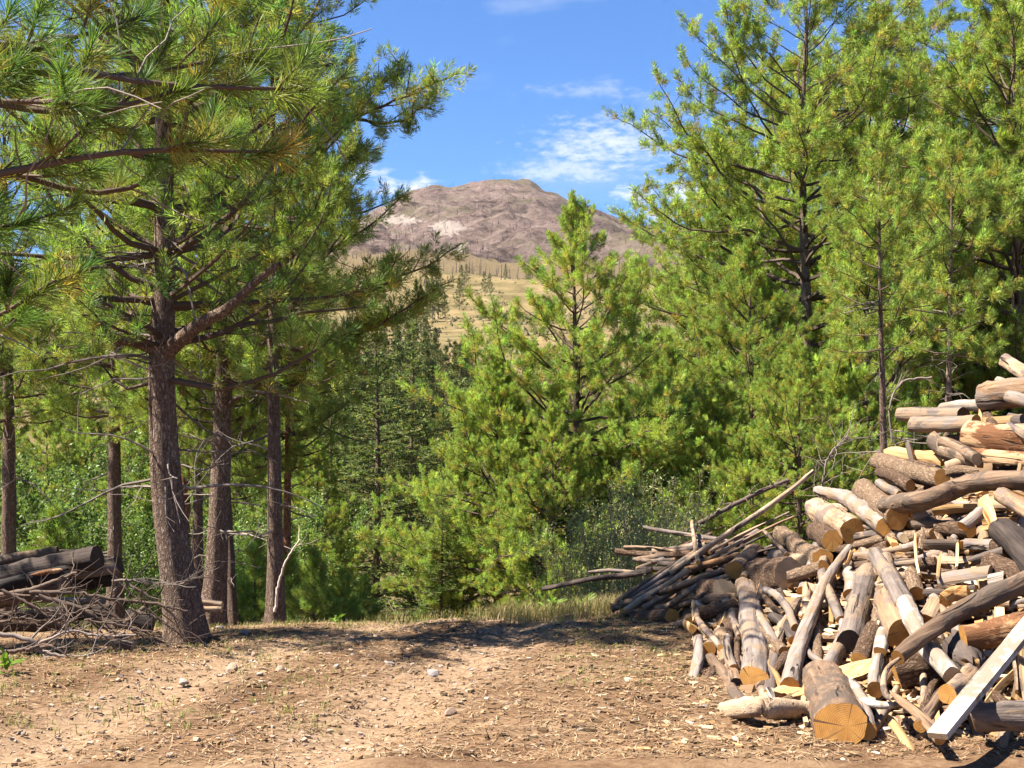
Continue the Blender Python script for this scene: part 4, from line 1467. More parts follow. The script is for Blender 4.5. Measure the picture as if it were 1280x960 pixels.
lg('thin brown log below the round yellow end', [(1178, 866), (1166, 884), (1150, 908)], 15, 17, 'wood_brown', lift=.32)
lg('knotty orange brown log at the right edge with its end to the left', [(1204, 798), (1240, 790), (1290, 778), (1330, 770)], 31, 34, 'wood_gold', lift=.42)
lg('thick short stump log in the foreground, cracked end to the camera', [(1024, 852, .25), (1034, 872, .1), (1050, 908, -.15)], 54, 64, 'wood_brown', lift=.18, knots=0)
lg('broad pale slab of peeled bark wood behind the foreground stump', [(985, 872), (1030, 850), (1092, 836)], 44, 34, 'log_bark_pale', lift=.02, shape='half', ends='bb')
lg('pale log lying along the very bottom, left of the stump', [(848, 906), (920, 899), (1010, 889)], 20, 27, 'wood_tan', lift=.05, cut='cut_pale')
lg('weathered grey log in the bottom right corner', [(1214, 897), (1260, 896), (1330, 893)], 34, 38, lift=.35)
lg('burl of brown rough wood under the white peeled log', [(1120, 845), (1140, 838), (1165, 830)], 40, 50, 'log_bark', lift=.05, rough=.22)
lg('hollow dark broken log under the knotty orange one', [(1196, 800), (1204, 815), (1214, 832)], 30, 40, 'wood_dark', lift=.18, ends='bb', rough=.2)
lg('split piece with orange hollow face above the long brown log', [(1178, 752), (1192, 744), (1212, 742)], 26, 24, 'split', lift=.22, shape='half', roll=2.4)
lg('short log with a frayed orange face left of the orange hollow piece', [(1158, 775), (1165, 765), (1170, 752)], 28, 22, 'wood_tan', lift=.15, shape='half', roll=.3)
lg('grey slat log under the long brown log end', [(1101, 805), (1097, 830), (1094, 862)], 17, 21, lift=.15)
lg('white short branch behind the hooked branch', [(1105, 790), (1100, 815)], 16, 15, 'wood_white', lift=.28)
lg('grey curved branch log crossing below the broken dark log', [(1030, 700), (1036, 725), (1045, 750), (1052, 775)], 12, 13, lift=.1)
lg('bent small grey log at the left foot of the heap', [(873, 798), (876, 826), (864, 862)], 12, 15, 'wood_grey', lift=.15)
lg('crooked log with an orange end at the left foot of the heap', [(888, 822), (908, 842), (918, 860), (929, 881)], 13, 17, 'wood_brown', lift=.14)
lg('small round end log left of the large grey log', [(886, 811, -.1), (898, 798, .3)], 19, 18, 'wood_brown', lift=.05)
lg('pale curved stick dropping over the small round end log', [(872, 762), (876, 778), (886, 792), (901, 810)], 7, 9, 'wood_tan', lift=.22)
lg('upright short grey log left of the large grey log', [(909, 798), (911, 815), (917, 836)], 12, 13, lift=.1)
lg('thin grey log leaning between the large grey log and the bark', [(942, 760), (958, 784), (975, 812)], 12, 10, lift=.05)
lg('barky thin log pointing right, beside the large grey log', [(946, 786), (962, 798), (980, 815)], 11, 14, 'log_bark_pale', lift=.08)
lg('dark log low between the two long grey logs', [(968, 822), (964, 845), (962, 868)], 12, 15, 'wood_dark', lift=.05)
lg('grey bent branch log arching left of the long crooked one', [(956, 737), (975, 745), (986, 762), (994, 785)], 9, 11, lift=.22)
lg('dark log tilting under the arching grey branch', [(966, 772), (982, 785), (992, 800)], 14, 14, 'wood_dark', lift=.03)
lg('grey log with twin stubs left of the broad cracked log', [(1040, 722), (1036, 745), (1050, 772), (1055, 790)], 12, 10, lift=.06)
lg('grey log top beside the broad cracked log', [(1062, 716), (1064, 745)], 17, 20, lift=.05)
lg('thin grey log fallen below the barky narrow log', [(1000, 800), (1020, 822), (1040, 835)], 9, 8, lift=.12)
lg('grey log corner at the bottom between stump and forked branch', [(1068, 862), (1078, 885), (1084, 915)], 16, 22, 'wood_grey', lift=.2)
lg('small shard of pale wood beside the large log end', [(962, 862), (970, 880)], 12, 6, 'wood_white', lift=.15, shape='wedge', ends='cb')

# --- middle of the heap
lg('flattened log in dark bark at the front left edge, round end to the right', [(792, 772), (815, 771), (840, 770, -.1)], 16, 18, 'log_bark', lift=.08)
lg('long brown log lying along the top of the left edge', [(766, 768), (830, 762), (890, 752), (918, 748)], 8, 14, 'wood_brown', lift=.02)
lg('dark barked log ending under the large grey log', [(873, 768), (895, 764), (917, 757)], 18, 20, 'log_bark', lift=.14)
lg('short pale log below the dark barked one', [(828, 786), (845, 781), (862, 776)], 10, 9, 'wood_tan', lift=.1)
lg('orange split chunk near the left foot of the heap', [(858, 780), (866, 786)], 16, 15, 'split', lift=.16, shape='wedge')
lg('upright orange sliver beside the pale curved stick', [(867, 752), (868, 776)], 7, 6, 'split', lift=.2, shape='wedge')
lg('barky round block with a half moon yellow face', [(884, 742, .1), (905, 741, -.1)], 34, 33, 'log_bark', lift=.1, cut='cut_pale')
lg('squared brown log with splintered yellow end to the camera', [(945, 690, .3), (932, 701, .1), (918, 713, -.15)], 25, 25, 'wood_brown', lift=.22)
lg('small round log end below the splintered yellow one', [(929, 723, -.1), (938, 716, .2)], 11, 11, 'wood_tan', lift=.22)
lg('widest round of bark with a big pale sawn face on its right', [(950, 722, .15), (966, 721), (987, 718, -.15)], 46, 44, 'log_bark', lift=.12, cut='cut_pale')
lg('mottled bark log lying against the big pale sawn face', [(984, 722), (1006, 715), (1030, 708)], 15, 17, 'log_bark_pale', lift=.34)
lg('bark log with flaking pale sides above the big round', [(976, 668), (996, 680), (1016, 692), (1028, 700)], 22, 26, 'log_bark_pale', lift=.12)
lg('barky block with orange broken face over the flaking log', [(1018, 664, .1), (1040, 676, -.1)], 24, 26, 'log_bark', lift=.2)
lg('pale block below the flaking log', [(968, 696), (988, 700), (1010, 704)], 20, 22, 'wood_tan', lift=.05, cut='cut_pale')
lg('smooth peeled tan log with an orange half end', [(1020, 638, .15), (1042, 650), (1066, 664, -.1)], 30, 32, 'wood_tan', lift=.16)
lg('silvery log with a torn root end pointing up left', [(1020, 612), (1036, 622), (1064, 634), (1110, 658)], 10, 27, 'wood_grey', lift=.26, ends='bc')
lg('scaly bark log with orange end under the big curved log', [(1078, 612, .1), (1098, 628), (1122, 646, -.1)], 27, 30, 'log_bark_pale', lift=.26)
lg('big curved weathered log bending along to the right edge', [(1110, 632), (1160, 620), (1197, 604), (1240, 598), (1330, 600)], 26, 24, 'wood_brown', lift=.62)
lg('thick flaky bark log lying over the top left of the heap', [(1098, 576), (1120, 582), (1150, 591), (1178, 598)], 22, 24, 'log_bark_pale', lift=.12)
lg('thin bark log under the thick flaky one', [(1100, 590), (1118, 599), (1138, 608)], 14, 15, 'log_bark', lift=.1)
lg('small grey billet at the left end of the curved log', [(1099, 604), (1126, 620)], 12, 13, 'wood_grey', lift=.3)
lg('flat bark slab on top, right of the flaky bark log', [(1174, 592), (1196, 586), (1222, 588)], 14, 10, 'log_bark_pale', lift=.15, shape='half', ends='bb')

# --- stacked firewood to the right
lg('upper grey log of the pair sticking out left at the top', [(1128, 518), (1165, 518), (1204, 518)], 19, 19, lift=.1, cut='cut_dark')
lg('lower grey log of the pair sticking out left at the top', [(1140, 531), (1180, 530), (1220, 529)], 19, 20, lift=.25)
lg('pale log lying on the pair of grey logs', [(1176, 511), (1205, 508), (1232, 507)], 14, 15, 'wood_white', lift=.05, cut='cut_pale')
lg('thick log with a bright round pale end, near the top right', [(1230, 496, -.05), (1262, 492), (1310, 488)], 35, 36, 'wood_tan', lift=.2, cut='cut_pale')
lg('small round billet above the thick bright ended log', [(1247, 475), (1262, 480), (1285, 484)], 10, 11, 'wood_white', lift=.15, cut='cut_pale')
lg('topmost plank like log slanting in from the right edge', [(1256, 450), (1284, 465), (1325, 486)], 17, 18, 'wood_tan', lift=.2, cut='cut_pale')
lg('grey log leaning right under the thick bright ended log', [(1262, 496), (1284, 503), (1325, 515)], 17, 19, lift=.38)
lg('large golden log below the grey pair, pale end to the left', [(1212, 544, -.05), (1250, 548), (1330, 556)], 36, 37, 'wood_gold', lift=.28, cut='cut_pale')
lg('golden split log tucked under the large golden one', [(1206, 562), (1250, 567), (1330, 574)], 20, 22, 'wood_gold', lift=.22, shape='half', cut='cut_pale')
lg('split chunk with bright white face at the left of the golden logs', [(1166, 552), (1182, 562), (1212, 574)], 27, 24, 'wood_brown', lift=.14, shape='half', roll=1.9, cut='cut_pale')
lg('pale billet with a narrow white end before the golden logs', [(1178, 552, -.05), (1200, 562), (1222, 574)], 15, 16, 'wood_brown', lift=.22, cut='cut_pale')
lg('grey slanting billet at the right edge above the curved log', [(1262, 532), (1280, 543), (1310, 560)], 10, 12, lift=.42)
lg('grey slanting billet at the right edge below the curved log', [(1252, 617), (1280, 634), (1318, 660)], 20, 22, 'wood_tan', lift=.42, cut='cut_pale')
lg('orange wedge of split wood standing on its point', [(1230, 628), (1238, 645), (1244, 662)], 22, 14, 'split', lift=.40, shape='wedge', roll=1.2, ends='cb')
lg('stubby log pointing down left beside the orange wedge', [(1203, 658), (1216, 648), (1228, 638)], 14, 17, 'wood_grey', lift=.36)
lg('golden split log below the curved log', [(1172, 638), (1200, 636), (1226, 634)], 22, 20, 'split', lift=.12, shape='half', cut='cut_fresh')
lg('small hollow orange log end under the curved log', [(1139, 646, -.08), (1160, 642)], 17, 16, 'wood_tan', lift=.12)
lg('short yellow ended billet above the firewood rows', [(1142, 657), (1158, 656), (1174, 656)], 15, 15, 'wood_brown', lift=.14, shape='half')
lg('dark barked billet in the upper firewood row', [(1173, 659), (1190, 660), (1212, 662)], 19, 20, 'log_bark', lift=.12)
lg('long flaky bark log left in the firewood rows', [(1072, 682), (1110, 674), (1168, 668)], 13, 16, 'log_bark_pale', lift=.06)
lg('thin grey log below the long flaky one', [(1070, 694), (1105, 686), (1146, 680)], 9, 11, lift=.1)
lg('brown squared billet in the middle firewood row', [(1160, 681), (1180, 681), (1204, 681)], 21, 21, 'wood_brown', lift=.16, shape='half', roll=2.8)
lg('yellow ended billet right of the brown squared one', [(1206, 679, -.04), (1222, 679), (1242, 680)], 19, 20, 'wood_grey', lift=.18, shape='half', roll=.4, cut='cut_pale')
lg('pale billet at the right end of the middle row', [(1242, 682), (1262, 684), (1286, 688)], 20, 22, 'log_bark', lift=.14, cut='cut_pale')
lg('flat split billet in the lower firewood row', [(1178, 700), (1196, 700), (1220, 699)], 16, 15, 'wood_tan', lift=.14, shape='half', roll=.1, cut='cut_pale')
lg('splintered dark billet right of the flat split one', [(1216, 701), (1234, 695), (1256, 690)], 13, 15, 'wood_dark', lift=.2, ends='bc')
lg('wide grey split log at the bottom of the firewood rows', [(1174, 725), (1205, 720), (1238, 715)], 27, 26, 'wood_grey', lift=.24, shape='half', roll=.2, cut='cut_pale')
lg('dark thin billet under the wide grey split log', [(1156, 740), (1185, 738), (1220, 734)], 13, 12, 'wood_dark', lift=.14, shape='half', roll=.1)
lg('big log at the right edge, darkened for shade', [(1252, 664), (1268, 684), (1300, 716)], 34, 40, 'wood_dark', lift=.3)  # shadow over this log is put into its dark wood colour
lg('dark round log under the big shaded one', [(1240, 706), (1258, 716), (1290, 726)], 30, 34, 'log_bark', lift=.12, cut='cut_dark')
lg('white chunk right of the wide grey split log', [(1236, 726), (1254, 722)], 18, 17, 'wood_white', lift=.2, shape='wedge', cut='cut_pale')
lg('grey shaded short log left in the lower rows', [(1121, 722), (1146, 719)], 14, 15, 'wood_grey', lift=.08)
lg('barky stub standing on end in the lower rows', [(1140, 716), (1146, 742)], 17, 20, 'log_bark_pale', lift=.12)
lg('small grey log above the shaded short one', [(1120, 704), (1148, 701)], 9, 10, lift=.06)
lg('thin round branch piece left of the crossing log', [(1045, 712), (1066, 706), (1088, 704)], 9, 10, 'wood_brown', lift=.14)
lg('flaky red brown log chunk in the lower rows', [(1150, 706), (1172, 704)], 20, 19, 'log_bark', lift=.06)
for (u0, v0, u1, v1, w, lab) in ((1144, 668, 1149, 717, 6, 'tall pale splinter standing before the firewood rows'), (1197, 680, 1196, 709, 6, 'short pale splinter standing in the lower firewood row'),
                                 (1176, 692, 1172, 722, 7, 'yellow splinter left of the flat split billet'), (1064, 690, 1058, 706, 8, 'pale splinter above the thin round branch piece')):
    log('wood_splinter', lab, [(u0, v0), (u1, v1)], w, w * .8, 'split', 'cut_pale', lift=.36, shape='wedge', group='standing splinters', cat='splinter', ends='bc')

# --- heap of poles and sticks
ST = 'poles of the stick heap'


def stick(label, pts, w0, w1=None, mat='wood_brown', lift=0.05, **kw):
    return log('pole', label, pts, w0, w1, mat, group=ST, cat='pole', lift=lift, sides=8, **kw)


stick('longest bare pole rising steeply to the upper right', [(838, 716, .1), (880, 686, -.1), (960, 633, -.2), (1017, 589, -.1)], 9, 6, 'wood_tan', .35)
stick('pale stick standing upright in the stick heap', [(865, 653), (869, 680), (873, 703)], 5, 6, 'wood_tan', .35)
stick('grey pole pointing left, highest on the left side', [(804, 659), (850, 667), (896, 675), (930, 683)], 4.5, 7, 'wood_grey', .05)
stick('red brown barked pole pointing left with a cut end', [(770, 689), (815, 690), (864, 692)], 8, 9, 'log_bark', .0)
stick('thin brown pole lying on the red brown barked pole', [(780, 684), (812, 686), (850, 690)], 4, 4, 'wood_brown', .06)
stick('pale ended stick under the red brown barked pole', [(792, 699), (815, 702), (845, 700)], 5, 6, 'wood_grey', .0)
stick('dark long pole reaching farthest left over the grass', [(679, 736, -.5), (730, 726, -.3), (775, 720), (815, 713)], 6, 9, 'wood_dark', .05)
stick('grey thin pole above the dark far reaching one', [(736, 716), (770, 716), (808, 718)], 5, 5, 'wood_grey', .0)
stick('short dark pole end between the stacked poles', [(801, 711), (826, 712), (850, 712)], 7, 7, 'wood_dark', .03)
stick('orange brown pole with a cut end above the middle', [(856, 713), (885, 704), (926, 694)], 10, 9, 'wood_gold', .22)
stick('long smooth pole below the orange brown one', [(822, 741), (862, 729), (912, 714), (945, 706)], 8, 9, 'wood_brown', .2)
stick('thin bare stick fanning right, uppermost of three', [(886, 690), (935, 664), (987, 640)], 5, 3, 'wood_tan', .2)
stick('thin bare stick fanning right, middle of three', [(884, 700), (940, 672), (992, 646)], 5, 2.5, 'wood_tan', .18)
stick('thin bare stick fanning right, lowest of three', [(890, 704), (935, 680), (979, 660)], 4, 2, 'wood_grey', .16)
stick('pale stick pointing down right onto the big round', [(955, 664), (968, 677), (984, 693)], 5, 6, 'wood_tan', .3)
stick('short pole lying toward the flaking bark log', [(947, 691), (968, 686), (990, 680)], 5, 5, 'wood_brown', .1)
rg = np.random.default_rng(31)
diag = [((766, 757), (870, 690)), ((773, 760), (884, 688)), ((782, 763), (862, 712)), ((792, 760), (893, 694)), ((770, 752), (848, 702)), ((804, 760), (866, 722)), ((812, 757), (874, 724)),
        ((836, 757), (880, 726)), ((845, 758), (893, 732)), ((778, 748), (858, 697)), ((790, 742), (850, 703)), ((764, 762), (815, 748)), ((830, 722), (880, 700)), ((852, 742), (925, 716)), ((846, 732), (905, 712))]
for i, (a, c) in enumerate(diag):
    w = rg.uniform(5, 8.5)
    stick('bare slanting pole in the left face of the stick heap, one of many alike', [a, ((a[0] + c[0]) / 2 + rg.normal(0, 2), (a[1] + c[1]) / 2 + rg.normal(0, 2)), c], w, w * .85,
          ['wood_brown', 'wood_grey', 'wood_tan', 'wood_brown'][i % 4], .05 + .22 * rg.random())
for i in range(26):
    u = rg.uniform(850, 985); v = rg.uniform(676, 722)
    a = rg.normal(-.18, .22); l = rg.uniform(28, 62)
    w = rg.uniform(4, 9)
    stick('short brown pole stub packed inside the stick heap, one of many alike', [(u - l * math.cos(a), v - l * math.sin(a)), (u + l * math.cos(a) * .5, v + l * math.sin(a) * .5)], w, w, ['wood_brown', 'wood_dark', 'wood_grey', 'log_bark'][i % 4], -.06 + .12 * rg.random())

# --- fill: pieces that show in the gaps between the named ones
kinds = [('wood_grey', 'weathered grey', 'round'), ('wood_brown', 'brown', 'half'), ('log_bark', 'dark barked', 'round'), ('wood_tan', 'tan peeled', 'round'), ('log_bark_pale', 'pale barked', 'half'), ('wood_dark', 'dark', 'wedge'), ('split', 'orange split', 'wedge')]
for i in range(210):
    if i < 95:
        u = rg.uniform(1065, 1310); v = rg.uniform(max(500, float(np.interp(u, UT, VT)) + 40), 760)
        a = rg.normal(0, .18); l = rg.uniform(16, 36); zone = 'packed in the gaps of the firewood rows'
    else:
        u = rg.uniform(890, 1290); v = rg.uniform(float(np.interp(u, UT, VT)) + 55, float(np.interp(u, UB, VB)) - 8)
        a = rg.normal(1.45, .55); l = rg.uniform(18, 42); zone = 'packed in the gaps of the lower heap'
    m, word, sh = kinds[rg.integers(0, len(kinds))]
    w = rg.uniform(8, 18)
    log('firewood_piece', f'{word} firewood piece {zone}', [(u - l * math.cos(a), v - l * math.sin(a)), (u + l * math.cos(a), v + l * math.sin(a))], w, w * rg.uniform(.85, 1.1), m,
        rg.choice(['cut_fresh', 'cut_pale', 'cut_dark']), lift=rg.uniform(-.12, .06), shape=sh, group='firewood pieces ' + zone, cat='firewood', sides=12)

# ------------------------------------------------------------------ charred logs and dead branches on the left
LP = 'charred logs on the left'


def lp(label, pts, w0, w1, mat, d, cut='cut_dark', **kw):
    return log('log', label, pts, w0, w1, mat, cut, depth=d, group=LP, **kw)


lp('thin grey brown log on top of the charred stack', [(-60, 722), (10, 703), (72, 689)], 15, 13, 'wood_brown', 10.7)
lp('charred log with a soot black end, second from the top', [(-60, 738), (40, 712), (122, 698)], 27, 29, 'wood_dark', 10.4)
lp('grey log sticking out farthest right of the charred stack', [(30, 727), (90, 715), (149, 705)], 22, 23, 'wood_grey', 10.7, rough=.04)
ch = lp('blackest burnt log with a bare orange strip', [(-60, 752), (20, 732), (86, 714)], 25, 17, 'wood_char', 10.15, ends='cb')
b_ = Buf()
pp = catmull([P(38, 719, 10.10), P(60, 715, 10.09), P(82, 712, 10.12)], 10)
tube(b_, pp, np.array([.003, .01, .016, .018, .019, .019, .018, .016, .012, .004]), 8, 0)
pt = b_.build('bare_wood_strip', ['wood_gold'], None, smooth=True)
pt.parent = ch
pt.matrix_parent_inverse = (Matrix.LocRotScale(ch.location, ch.rotation_quaternion, None)).inverted()
lp('short brown log end under the burnt log', [(-40, 758), (30, 744), (89, 731)], 22, 21, 'wood_brown', 10.5)
lp('black log end under the grey log', [(70, 736), (110, 729), (140, 724)], 17, 18, 'wood_char', 10.8)
lp('dark log lying low in the brush', [(0, 776), (70, 769), (138, 765)], 20, 19, 'wood_dark', 10.6)
lp('flaky brown log lowest at the left edge', [(-40, 785), (20, 780), (84, 777)], 24, 22, 'log_bark', 10.4)
lp('pale log lying behind the brush', [(50, 750), (95, 750), (132, 752)], 8, 8, 'wood_white', 11.4)
lp('soot black log end beside the thick trunk', [(160, 772), (176, 776), (192, 778)], 20, 21, 'wood_char', 10.2)
lp('pale grey log right of the thick trunk, upper one', [(244, 752), (262, 754), (278, 756)], 9, 9, 'wood_grey', 13.2, cut='cut_pale')
lp('pale grey log right of the thick trunk, lower one', [(246, 762), (262, 762), (277, 762)], 8, 8, 'wood_tan', 12.6, cut='cut_pale')


def dead_branch(label, pts, w0, w1, d, n_tw, seed, group, mat='wood_grey', c=(.115, .082, .062), tw=.45):
    rng = np.random.default_rng(seed)
    C = np.array([P(p[0], p[1], d + (p[2] if len(p) > 2 else 0)) for p in pts])
    n = 26
    path = catmull(C, n) + rng.normal(0, .004, (n, 3))
    r = np.linspace(w0, w1, n) * .5 * d / F
    b = Buf()
    cc = np.array(c) * rng.uniform(.75, 1.15)
    org = path.mean(0)
    tube(b, path - org, r, 7, 0, cc)
    tg = norm(np.gradient(path, axis=0))
    for _ in range(n_tw):
        i = rng.integers(4, n - 1)
        dr = norm(tg[i] * .8 + rng.normal(0, .7, 3))
        l = rng.uniform(.12, tw)
        k = 6
        tp_ = walk(rng, path[i], dr, l, k, rng.normal(0, .3), .16)
        tube(b, tp_ - org, np.linspace(max(.0028, r[i] * .5), .0016, k + 1), 4, 0, cc * rng.uniform(.7, 1.2), cap=False)
        for _ in range(rng.integers(0, 3)):
            j = rng.integers(1, k)
            t2 = walk(rng, tp_[j], norm(rng.normal(size=3) + dr), l * rng.uniform(.25, .5), 4, 0, .18)
            tube(b, t2 - org, np.linspace(.0025, .0012, 5), 3, 0, cc * rng.uniform(.7, 1.2), cap=False)
    o = b.build('dead_branch', ['twig'], None, True, tuple(org))
    tag(o, label, 'branch', group)
    return o


BR = 'dead branches of the brush heap'
dead_branch('thick bare branch propped on the charred logs', [(-20, 747), (30, 739), (61, 729), (96, 715)], 8, 4, 9.9, 8, 1, BR)
dead_branch('long bare branch running from the charred logs to the thick trunk', [(37, 741), (91, 741), (142, 749), (203, 757), (236, 765)], 6, 3, 9.8, 16, 2, BR)
dead_branch('grey branch sloping down to the right through the brush', [(47, 745), (91, 757), (126, 774), (158, 784), (190, 790)], 7, 3, 9.7, 12, 3, BR)
dead_branch('pale crooked branch lying in front at the left edge', [(-20, 788), (37, 800), (53, 814), (81, 820), (114, 818), (134, 809)], 7, 2, 9.3, 10, 4, BR, c=(.22, .175, .145))
dead_branch('straight grey branch on the ground in the left corner', [(-20, 818), (20, 813), (41, 810), (67, 807)], 6, 4, 9.1, 4, 5, BR)
dead_branch('pale branch with a kink in the middle of the brush', [(45, 806), (87, 789), (114, 794), (146, 795), (170, 793)], 4, 2, 9.5, 12, 6, BR, c=(.22, .175, .145))
dead_branch('fine pale branch reaching up across the thick trunk', [(140, 726), (173, 725), (219, 731), (246, 720)], 4, 1.5, 9.9, 22, 7, BR, c=(.20, .16, .13))
dead_branch('stout grey stub leaning in the brush by the thick trunk', [(158, 778), (170, 768), (182, 759)], 8, 7, 9.9, 2, 8, BR)
rg = np.random.default_rng(44)
for i in range(16):
    u = rg.uniform(-10, 220); v = rg.uniform(758, 796)
    a = rg.normal(.1, .5); l = rg.uniform(25, 70)
    dead_branch('thin grey twig branch tangled in the left brush heap, one of many alike', [(u - l, v - l * math.sin(a)), (u, v + rg.normal(0, 5)), (u + l * .8, v + l * math.sin(a) + rg.normal(0, 6))], rg.uniform(2.5, 5), 1.5, rg.uniform(9.5, 10.3), rg.integers(5, 11), 100 + i, BR)
dead_branch('bare forked stick leaning on the trunk left of the track', [(344, 765), (347, 735), (357, 702), (376, 674)], 4, 2, 13.3, 3, 60, 'loose sticks', c=(.42, .33, .27))
dead_branch('dark dead trunk leaning behind the stick heap', [(850, 668), (900, 640), (952, 614), (985, 600)], 7, 5, 16.5, 14, 61, 'loose sticks', c=(.12, .09, .075))
dead_branch('bare arching dead limb beside the thin pale trunk, left of the firewood', [(1115, 552), (1112, 510), (1128, 478), (1165, 472)], 2, 3, 17.0, 8, 62, 'loose sticks', c=(.22, .175, .145))
dead_branch('drooping bare twig above the flaky bark log', [(1112, 535), (1120, 555), (1135, 568), (1150, 570)], 2, 1.5, 15.0, 6, 63, 'loose sticks', c=(.22, .175, .145))
dead_branch('tangle of bare twigs behind the silvery torn log', [(1030, 650), (1028, 610), (1036, 570), (1060, 545)], 3, 2, 14.0, 30, 64, 'loose sticks', c=(.17, .135, .115), tw=.6)
for (a, c_, w, lab) in (((725, 816), (790, 806), 4, 'brown stick lying on the track before the stick heap'), ((815, 818), (868, 808), 4, 'brown stick on the ground left of the bent small log'),
                        ((178, 811), (211, 815), 5, 'pale stick on the ground in front of the thick trunk'), ((242, 786), (275, 800), 5, 'pale stick right of the thick trunk foot'),
                        ((128, 824), (160, 826), 4, 'small brown stick on the ground before the brush heap'), ((770, 786), (830, 778), 4, 'grey stick along the left foot of the heap')):
    dg = EYE * F / ((a[1] + c_[1]) / 2 - HZ - 2)
    dead_branch(lab, [a, ((a[0] + c_[0]) / 2, (a[1] + c_[1]) / 2 + 1), c_], w, w * .7, dg, 2, 200 + int(a[0]), 'loose sticks', tw=.15)
lgx = log('log', 'dark chunk of wood lying before the brush heap', [(154, 806), (166, 808)], 12, 11, 'wood_dark', 'cut_pale', depth=9.75, group='loose sticks')


# ------------------------------------------------------------------ forest floor
def chips(name, label, n, xy, size, pal, seed, zoff=0.0, elong=2.2, thick=.35, surf=None, kindlab='stuff', cat='litter'):
    """irregular little blocks: bark crumbs, wood chips, gravel"""
    rng = np.random.default_rng(seed)
    x, y = xy(rng, n)
    n = len(x)
    z = GN(x, y) if surf is None else surf
    base = np.array([[-1, -1, -1], [1, -1, -1], [1, 1, -1], [-1, 1, -1], [-1, -1, 1], [1, -1, 1], [1, 1, 1], [-1, 1, 1]], float) * .5
    fq = np.array([[4, 5, 6, 7], [0, 1, 5, 4], [1, 2, 6, 5], [2, 3, 7, 6], [3, 0, 4, 7]])
    s = size[0] + (size[1] - size[0]) * rng.random(n) ** 3.0
    dim = np.stack([s * rng.uniform(1, elong, n), s * rng.uniform(.5, 1.1, n), s * thick * rng.uniform(.5, 1.5, n)], -1)
    V = base[None] * rng.uniform(.55, 1.1, (n, 8, 3)) * dim[:, None]
    a = rng.uniform(0, 6.28, n); tx = rng.normal(0, .35, n)
    ca, sa = np.cos(a), np.sin(a)
    ct, st = np.cos(tx), np.sin(tx)
    X = V[..., 0]; Yv = V[..., 1] * ct[:, None] - V[..., 2] * st[:, None]; Zv = V[..., 1] * st[:, None] + V[..., 2] * ct[:, None]
    W = np.stack([X * ca[:, None] - Yv * sa[:, None] + x[:, None], X * sa[:, None] + Yv * ca[:, None] + y[:, None], Zv + z[:, None] + dim[:, 2:3] * .25 + zoff], -1)
    pal = np.array(pal)
    c = pal[rng.integers(0, len(pal), n)] * rng.lognormal(0, .22, (n, 1))
    b = Buf()
    b.add(W.reshape(-1, 3), (np.arange(n)[:, None, None] * 8 + fq[None]).reshape(-1, 4), 0, np.repeat(c, 8, 0))
    o = b.build(name, ['litter'])
    tag(o, label, cat, None, kindlab)
    return o


def in_view(rng, n, d0=6.3, d1=13.6, wide=1.06, pw=1.0):
    d = d0 + (d1 - d0) * rng.random(n) ** pw
    u = rng.uniform(-640 * wide, 640 * wide, n)
    x = u / F * d
    rut = np.exp(-((np.abs(x - (-1.5 + (d - 7.0) * 0.21)) - 0.72) / 0.22) ** 2)       # wheels keep the ruts bare
    patch = fbm(x, d, 15, 3, 0.8) * .5 + .5
    mv = rng.random(n) < rut * .8 + .25 * (patch < .45)
    x = np.where(mv, rng.uniform(-1, 1, n) * 640 * wide / F * d, x)
    return x, d


SOIL = [(.18, .115, .06), (.14, .086, .045), (.215, .147, .085), (.10, .06, .032), (.26, .19, .12), (.065, .04, .022), (.20, .125, .062)]
chips('bark_litter', 'bark crumbs and small chips strewn over the clearing', 18000, lambda r, n: in_view(r, n), (.005, .032), SOIL, 1)
chips('gravel', 'pale gravel worn out along the dirt track', 6000, lambda r, n: (lambda x, d: (-1.5 + (d - 7.0) * .21 + r.choice([-.72, .72], n) + r.normal(0, .35, n) + (r.random(n) < .4) * r.normal(0, 2.0, n), d))(*in_view(r, n)), (.005, .028), [(.29, .21, .15), (.25, .175, .12), (.33, .255, .195), (.21, .14, .09)], 2, elong=1.4, thick=.6)
WOODC = [(.36, .23, .12), (.31, .18, .08), (.42, .31, .2), (.2, .125, .07), (.12, .075, .045), (.44, .35, .25)]


def heap_chips():
    rng = np.random.default_rng(9)
    n = 7000
    u = rng.uniform(870, 1330, n); t = rng.uniform(-.02, .7, n) ** 1.0
    vb = np.interp(u, UB, VB); vt = np.interp(u, UT, VT)
    v = vb + (vt - vb) * t
    d = D(u, v) + rng.uniform(.08, .26, n)
    return u, v, d


u_, v_, d_ = heap_chips()
chips('wood_chips', 'splinters and wood chips caught between the heaped logs', 7000, lambda r, n: ((u_ - 640) / F * d_, d_), (.012, .085), WOODC, 3, elong=3.2, thick=.4, surf=EYE - (v_ - HZ) / F * d_)
chips('sawdust_chips', 'yellow splinters and chips scattered before the log heap', 5000, lambda r, n: (lambda u, d: ((u - 640) / F * d, d))(r.normal(960, 130, n), r.uniform(6.4, 9.2, n)), (.005, .034), WOODC[:5] + SOIL + SOIL, 4, elong=3.0)


